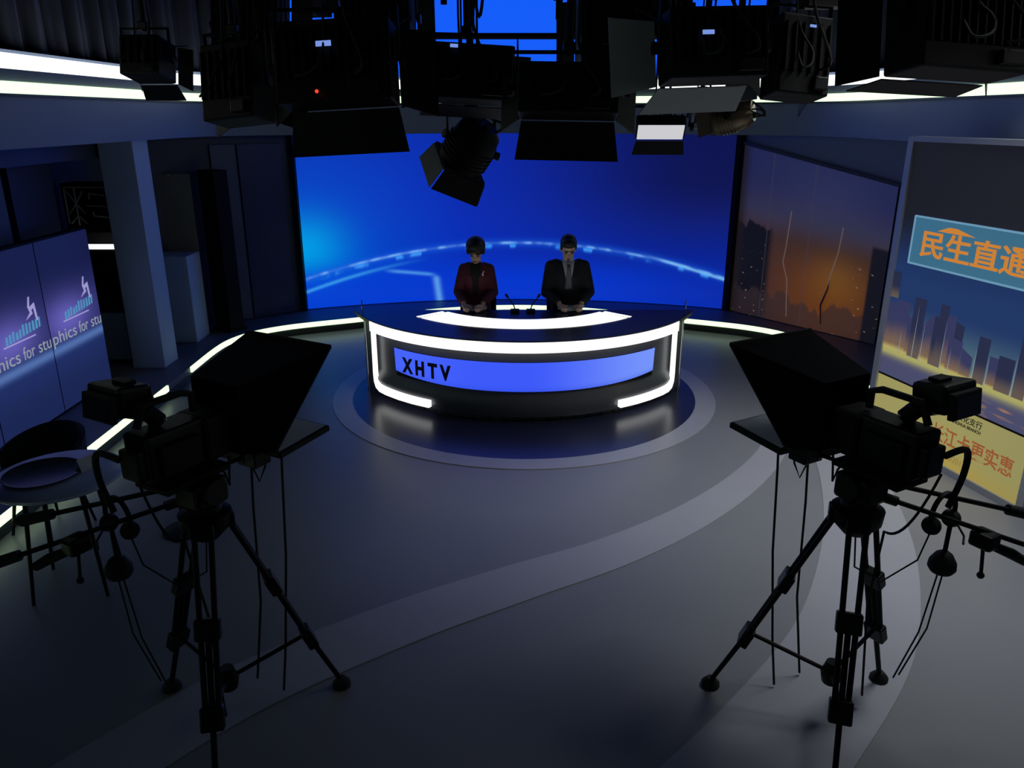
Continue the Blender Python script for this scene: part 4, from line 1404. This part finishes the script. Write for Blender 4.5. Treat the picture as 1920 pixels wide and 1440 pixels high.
def fixture(name, px, py, Y, w, h, d, pan, tilt, roll, label, kind='soft', doors=(60, 60, 60, 60), door_len=0.22, mats=None, pole=True, disp=True, door_mat=None, face=None):
    """lamp whose back faces the camera: local +Y is where it shines; doors = opening of bottom, top, left, right leaf (None = missing)"""
    c = at(px, py, Y=Y)
    o = empty(name, tuple(c), (0, 0, 0), label, 'lamp', 'studio lamps on the grid')
    M = Euler((R(tilt), R(roll), R(pan))).to_matrix().to_4x4()
    bm_ = (mats or M_black)
    if kind == 'soft':
        b = MB().box((0, 0, 0), (w, d, h), None, M).build('housing', bm_, o, bevel=0.012)
        nf = max(4, int(w / 0.05))
        for i in range(nf):
            MB().box((-w / 2 + (i + 0.5) * w / nf, -d / 2 - 0.012, h * 0.08), (0.010, 0.024, h * 0.62), None, M).build('cooling_fin', bm_, b)
        MB().box((0, d / 2 + 0.004, 0), (w * 0.92, 0.008, h * 0.90), None, M).build('diffuser', face or M_unlit, o)
        MB().box((w * 0.28, -d / 2 - 0.02, -h * 0.36), (w * 0.26, 0.035, h * 0.16), None, M).build('driver_box', M_blackp, b, bevel=0.005)
    else:
        prof = [(0.0, -d / 2 - 0.03), (w * 0.30, -d / 2 - 0.03), (w * 0.44, -d / 2 + 0.02), (w * 0.50, -d * 0.10), (w * 0.50, d / 2), (0.0, d / 2)]
        b = MB().lathe(prof, 20, (0, 0, 0), M @ Matrix.Rotation(-PI / 2, 4, 'X')).build('housing', bm_, o, smooth=True)
        MB().box((0, d / 2 + 0.012, 0), (w * 0.98, 0.03, h * 0.98), None, M).build('front_frame', bm_, o, bevel=0.006)
        MB().lathe([(0.0, 0.03), (w * 0.25, 0.015), (w * 0.36, 0.0)], 20, (0, 0, 0), M @ Matrix.Translation((0, d / 2 + 0.025, 0)) @ Matrix.Rotation(-PI / 2, 4, 'X')).build('lens', M_fres, o, smooth=True)
        for i in range(5):
            MB().lathe([(w * 0.505, -0.004), (w * 0.53, -0.004), (w * 0.53, 0.004), (w * 0.505, 0.004)], 20, (0, 0, 0), M @ Matrix.Translation((0, -d * 0.05 + i * d * 0.10, 0)) @ Matrix.Rotation(-PI / 2, 4, 'X')).build('cooling_rib', bm_, b)
        MB().lathe([(0.0, 0), (0.022, 0), (0.026, 0.02), (0, 0.02)], 12, (0, 0, 0), M @ Matrix.Translation((0, -d / 2 - 0.05, -h * 0.15)) @ Matrix.Rotation(-PI / 2, 4, 'X')).build('focus_knob', M_rubber, b)
    # barn doors
    y0 = d / 2 + 0.02
    L = door_len
    dm = door_mat or {}
    for i, ang in enumerate(doors):
        if ang is None:
            continue
        sa, ca = math.sin(R(ang)), math.cos(R(ang))
        fl = 0.16 * L
        if i in (0, 1):
            sg = -1 if i == 0 else 1
            x0, x1 = w * 0.48, w * 0.48 + fl
            A = [(-x0, y0, sg * h / 2), (x0, y0, sg * h / 2), (x1, y0 + L * sa, sg * (h / 2 + L * ca)), (-x1, y0 + L * sa, sg * (h / 2 + L * ca))]
            nrm = Vector((0, -ca, sg * sa))
        else:
            sg = -1 if i == 2 else 1
            z0, z1 = h * 0.48, h * 0.48 + fl
            A = [(sg * w / 2, y0, -z0), (sg * w / 2, y0, z0), (sg * (w / 2 + L * ca), y0 + L * sa, z1), (sg * (w / 2 + L * ca), y0 + L * sa, -z1)]
            nrm = Vector((sg * sa, -ca, 0))
        A = [Vector(q) for q in A]
        MB().hexa(A, [q + nrm * 0.006 for q in A], M).build('barn_door', dm.get(i, bm_), o)
    # yoke and hanger
    yk = MB()
    top = Vector((0, 0, h / 2 + 0.07))
    pts = [M @ Vector((-w / 2 - 0.03, 0, 0)), None, None, M @ Vector((w / 2 + 0.03, 0, 0))]
    pts[1] = Vector((pts[0].x, pts[0].y, top.z + pts[0].z * 0.3))
    pts[2] = Vector((pts[3].x, pts[3].y, top.z + pts[3].z * 0.3))
    yk.tube(pts, 0.022, 8, flat=0.5)
    y_ = yk.build('yoke', M_black, o, smooth=False)
    mid = (pts[1] + pts[2]) / 2
    for s in (-1, 1):
        MB().lathe([(0.0, 0), (0.03, 0), (0.034, 0.03), (0, 0.03)], 12, (0, 0, 0), M @ Matrix.Translation((s * (w / 2 + 0.03), 0, 0)) @ Matrix.Rotation(s * PI / 2, 4, 'Y')).build('tilt_knob', M_blackp, y_)
    if pole:
        ht = 4.9 - c.z
        hp = MB()
        hp.tube([mid - Vector((0, 0, 0.02)), Vector((mid.x, mid.y, min(ht, mid.z + 0.35)))], 0.020, 10)
        hp.tube([Vector((mid.x, mid.y, min(ht, mid.z + 0.3))), Vector((mid.x, mid.y, ht))], 0.027, 10)
        hpo = hp.build('hanger', M_black, o, smooth=True)
        MB().box((mid.x, mid.y, mid.z + 0.02), (0.07, 0.07, 0.06)).build('spigot_clamp', M_blackp, hpo, bevel=0.008)
        cb = [M @ Vector((w * 0.2, -d / 2 - 0.02, -h * 0.2)), M @ Vector((w * 0.3, -d / 2 - 0.10, -h * 0.1)), Vector((mid.x + 0.06, mid.y - 0.05, mid.z)), Vector((mid.x + 0.05, mid.y - 0.02, mid.z + 0.3)), Vector((mid.x + 0.07, mid.y, ht))]
        MB().tube(smooth_path([tuple(q) for q in cb], 5), 0.009, 6).build('power_cable', M_rubber, o, smooth=True)
        lp = [M @ Vector((-w * 0.2, -d / 2 - 0.02, 0)), M @ Vector((-w * 0.25, -d / 2 - 0.12, -h * 0.25)), M @ Vector((-w * 0.05, -d / 2 - 0.10, -h * 0.05)), Vector((mid.x - 0.05, mid.y - 0.03, mid.z + 0.1)), Vector((mid.x - 0.04, mid.y, ht))]
        MB().tube(smooth_path([tuple(q) for q in lp], 5), 0.007, 6).build('control_cable', M_rubber, o, smooth=True)
    if disp:
        MB().box((disp[0] * w, -d / 2 - 0.042, disp[1] * h), (disp[2], 0.006, disp[3]), None, M).build('display', M_display, b)
    return o, b, M


LAMPS = []
def soft(*a, **k): return fixture('softlight', *a, **k)
def fres(*a, **k): return fixture('fresnel_lamp', *a, kind='fresnel', **k)


M_leaf = surf('pale_grey_door_paint', (0.42, 0.44, 0.42), rough=0.5, var=0.08)
M_face = glow('lit_lamp_face', (0.95, 0.95, 1.0, 1), 0.62)
soft(278, 112, 6.3, 0.30, 0.28, 0.26, -6, -14, 0, 'small black lamp hung in front of the light band on the column side', doors=(48, 70, 65, 65), door_len=0.13, disp=None)
soft(447, 160, 5.3, 0.38, 0.46, 0.24, -20, -12, -5, 'bulky black lamp whose barn door overlaps the light band above the column', doors=(None, 60, 25, 60), door_len=0.20, disp=None)
o, b, M = soft(632, 122, 4.8, 0.66, 0.44, 0.22, -4, -12, -3, 'wide black softlight with a red pilot lamp over the corner of the video wall', doors=(12, 60, 50, 40), door_len=0.25, disp=(-0.04, 0.17, 0.085, 0.028))
MB().ellip((-0.08, -0.150, -0.175), (0.010, 0.010, 0.010), None, 10, 8, M).build('pilot_lamp', M_red, b)
soft(876, 140, 5.5, 0.60, 0.34, 0.22, 4, -10, 3, 'black softlight hung over the woman in maroon', doors=(75, 60, 40, 40), door_len=0.17, disp=(-0.15, 0.40, 0.05, 0.02))
fres(884, 272, 6.1, 0.36, 0.36, 0.32, 30, -58, 22, 'black lamp hung lowest, pointing down in front of the video wall', doors=(80, 82, 80, 80), door_len=0.17, disp=None, door_mat={2: M_grey})
soft(1066, 172, 4.7, 0.56, 0.27, 0.22, -4, -12, 1, 'black softlight over the gap between the two readers', doors=(16, 60, 58, 58), door_len=0.22, disp=None)
soft(1150, 62, 6.2, 0.52, 0.52, 0.26, 6, -8, 0, 'tall black lamp at the top edge over the man in the suit', doors=(None, 60, 60, 60), door_len=0.2, disp=None)
soft(1335, 88, 4.4, 0.52, 0.34, 0.22, 10, -10, -2, 'black softlight with wide grey barn doors over the edge of the video wall', doors=(68, 60, 12, 50), door_len=0.24, disp=(-0.16, 0.10, 0.06, 0.02), door_mat={0: M_leaf, 2: M_leaf})
o, b, M = soft(1238, 238, 6.2, 0.37, 0.15, 0.10, 176, -44, 0, 'small black lamp facing the cameras with a lit white face', doors=(6, None, None, None), door_len=0.13, disp=None, face=M_face)
soft(1492, 112, 5.2, 0.34, 0.46, 0.22, 12, -12, 5, 'black lamp with a tall grey side flap before the light band', doors=(None, 60, 18, 70), door_len=0.20, disp=(0.02, 0.33, 0.04, 0.014), door_mat={2: M_leaf})
fres(1374, 216, 6.9, 0.28, 0.24, 0.28, 60, -12, 0, 'small bronze-coloured lamp at the corner of the video wall', doors=(None, None, 70, 70), door_len=0.10, mats=surf('bronze_lamp_paint', (0.22, 0.17, 0.10), rough=0.25, metal=0.6), disp=None)
soft(1314, 216, 7.4, 0.12, 0.24, 0.08, -20, 0, 4, 'narrow blue-grey ballast box hung beside the bronze lamp', doors=(None, None, None, None), mats=surf('blue_grey_box', (0.30, 0.36, 0.46), rough=0.3), disp=None)
soft(1800, 58, 4.05, 0.66, 0.40, 0.24, 18, -10, 2, 'large black softlight over the poster lightbox', doors=(86, 60, 30, 40), door_len=0.20, disp=None)
soft(1565, -8, 6.2, 0.52, 0.16, 0.22, 0, 0, 0, 'flat dark grey lamp at the top edge above the grey flap lamp', doors=(None, None, None, None), mats=surf('dark_grey_lamp', (0.07, 0.065, 0.062), rough=0.5), disp=None)
soft(705, 40, 6.4, 0.56, 0.44, 0.24, -6, -8, -2, 'black lamp at the top edge above the red pilot lamp', doors=(None, 60, 60, 60), door_len=0.2, disp=(-0.10, -0.10, 0.07, 0.02))
soft(470, 50, 6.85, 0.56, 0.60, 0.24, -10, -6, 3, 'black lamp at the top edge above the bulky column-side lamp', doors=(None, 60, 60, 60), door_len=0.2, disp=None)
soft(1225, 10, 7.4, 0.60, 0.44, 0.24, 4, -6, 1, 'black lamp at the top edge behind the wide grey barn doors', doors=(None, 60, 60, 60), door_len=0.2, disp=None)
fres(590, 0, 7.7, 0.22, 0.22, 0.24, -8, -10, 0, 'round black lamp against the corner of the blue glowing screen', doors=(None, None, None, None), disp=None)
soft(1895, 40, 6.0, 0.5, 0.5, 0.24, 18, -8, -2, 'black lamp at the picture corner beyond the poster lightbox', doors=(None, 60, 60, 60), door_len=0.2, disp=None)

# scissor hangers and loose cable looms in front of the blue screen
def scissor(px, Y, zb, label, w=0.11, n=7):
    c = at(px, 0, Y=Y)
    o = empty('scissor_hanger', (c.x, Y, zb), label=label, cat='hanger', group='scissor hangers')
    hh = (4.88 - zb) / n
    for i in range(n):
        for k in (-1, 1):
            MB().tube([(k * w, k * 0.012, i * hh), (-k * w, k * 0.012, (i + 1) * hh)], 0.012, 6).build('scissor_bar', M_black, o)
    MB().box((0, 0, -0.03), (0.20, 0.09, 0.06)).build('lower_carriage', M_black, o, bevel=0.008)
    MB().tube([(0, 0, -0.05), (0, 0, -0.22)], 0.022, 10).build('spigot', M_black, o, smooth=True)
    MB().tube([(0.13, 0, (4.88 - zb))] + [(0.13 + 0.03 * math.sin(t * 1.7), 0.02, (4.88 - zb) * (1 - t / 6)) for t in range(1, 6)] + [(0.04, 0, -0.05)], 0.009, 6).build('loom', M_rubber, o, smooth=True)


scissor(832, 5.8, 3.62, 'black scissor hanger in front of the blue screen, left of the clear blue patch')
scissor(1048, 6.0, 3.55, 'black scissor hanger in front of the blue screen, right of the clear blue patch')
scissor(1402, 6.3, 3.85, 'black scissor hanger at the top edge above the wide grey barn doors')
for i, (x0, x1, yy, sag, lab) in enumerate(((792, 905, 7.0, 0.30, 'loose black cable looping left of the clear blue patch'), (880, 916, 6.7, 0.55, 'black cable hanging straight beside the clear blue patch'), (812, 868, 6.9, 0.42, 'black cable looping behind the scissor hanger'), (1320, 1425, 7.0, 0.34, 'loose black cable at the top edge above the grey flap lamp'), (1020, 1060, 7.0, 0.45, 'black cable at the edge of the clear blue patch'))):
    a, b_ = at(x0, 0, Y=yy), at(x1, 0, Y=yy)
    a.z = b_.z = 4.3
    pts_ = [Vector((a.x, a.y, 4.9))] + hang(a, b_, sag * 1.6, 14) + [Vector((b_.x, b_.y, 4.9))]
    tag(MB().tube(pts_, 0.014, 6).build('hanging_cable', M_rubber, None, smooth=True), lab, 'cable', 'cables hanging from the grid')

# out-of-view fitting made up for the added floor light
wf = empty('added_lamp_fitting', tuple(wlo.location), tuple(wlo.rotation_euler), 'round added lamp out of view on the ceiling, brightening the poster side floor', 'lamp')
MB().lathe([(0.10, 0.20), (0.12, 0.18), (0.30, 0.02), (0.31, 0.0), (0.30, 0.0), (0.11, 0.17), (0.10, 0.20)], 32).build('shade', M_black, wf, smooth=True)
MB().tube([(0, 0, 0.18), (0, 0, 0.36)], 0.02, 8).build('stem', M_black, wf, smooth=True)
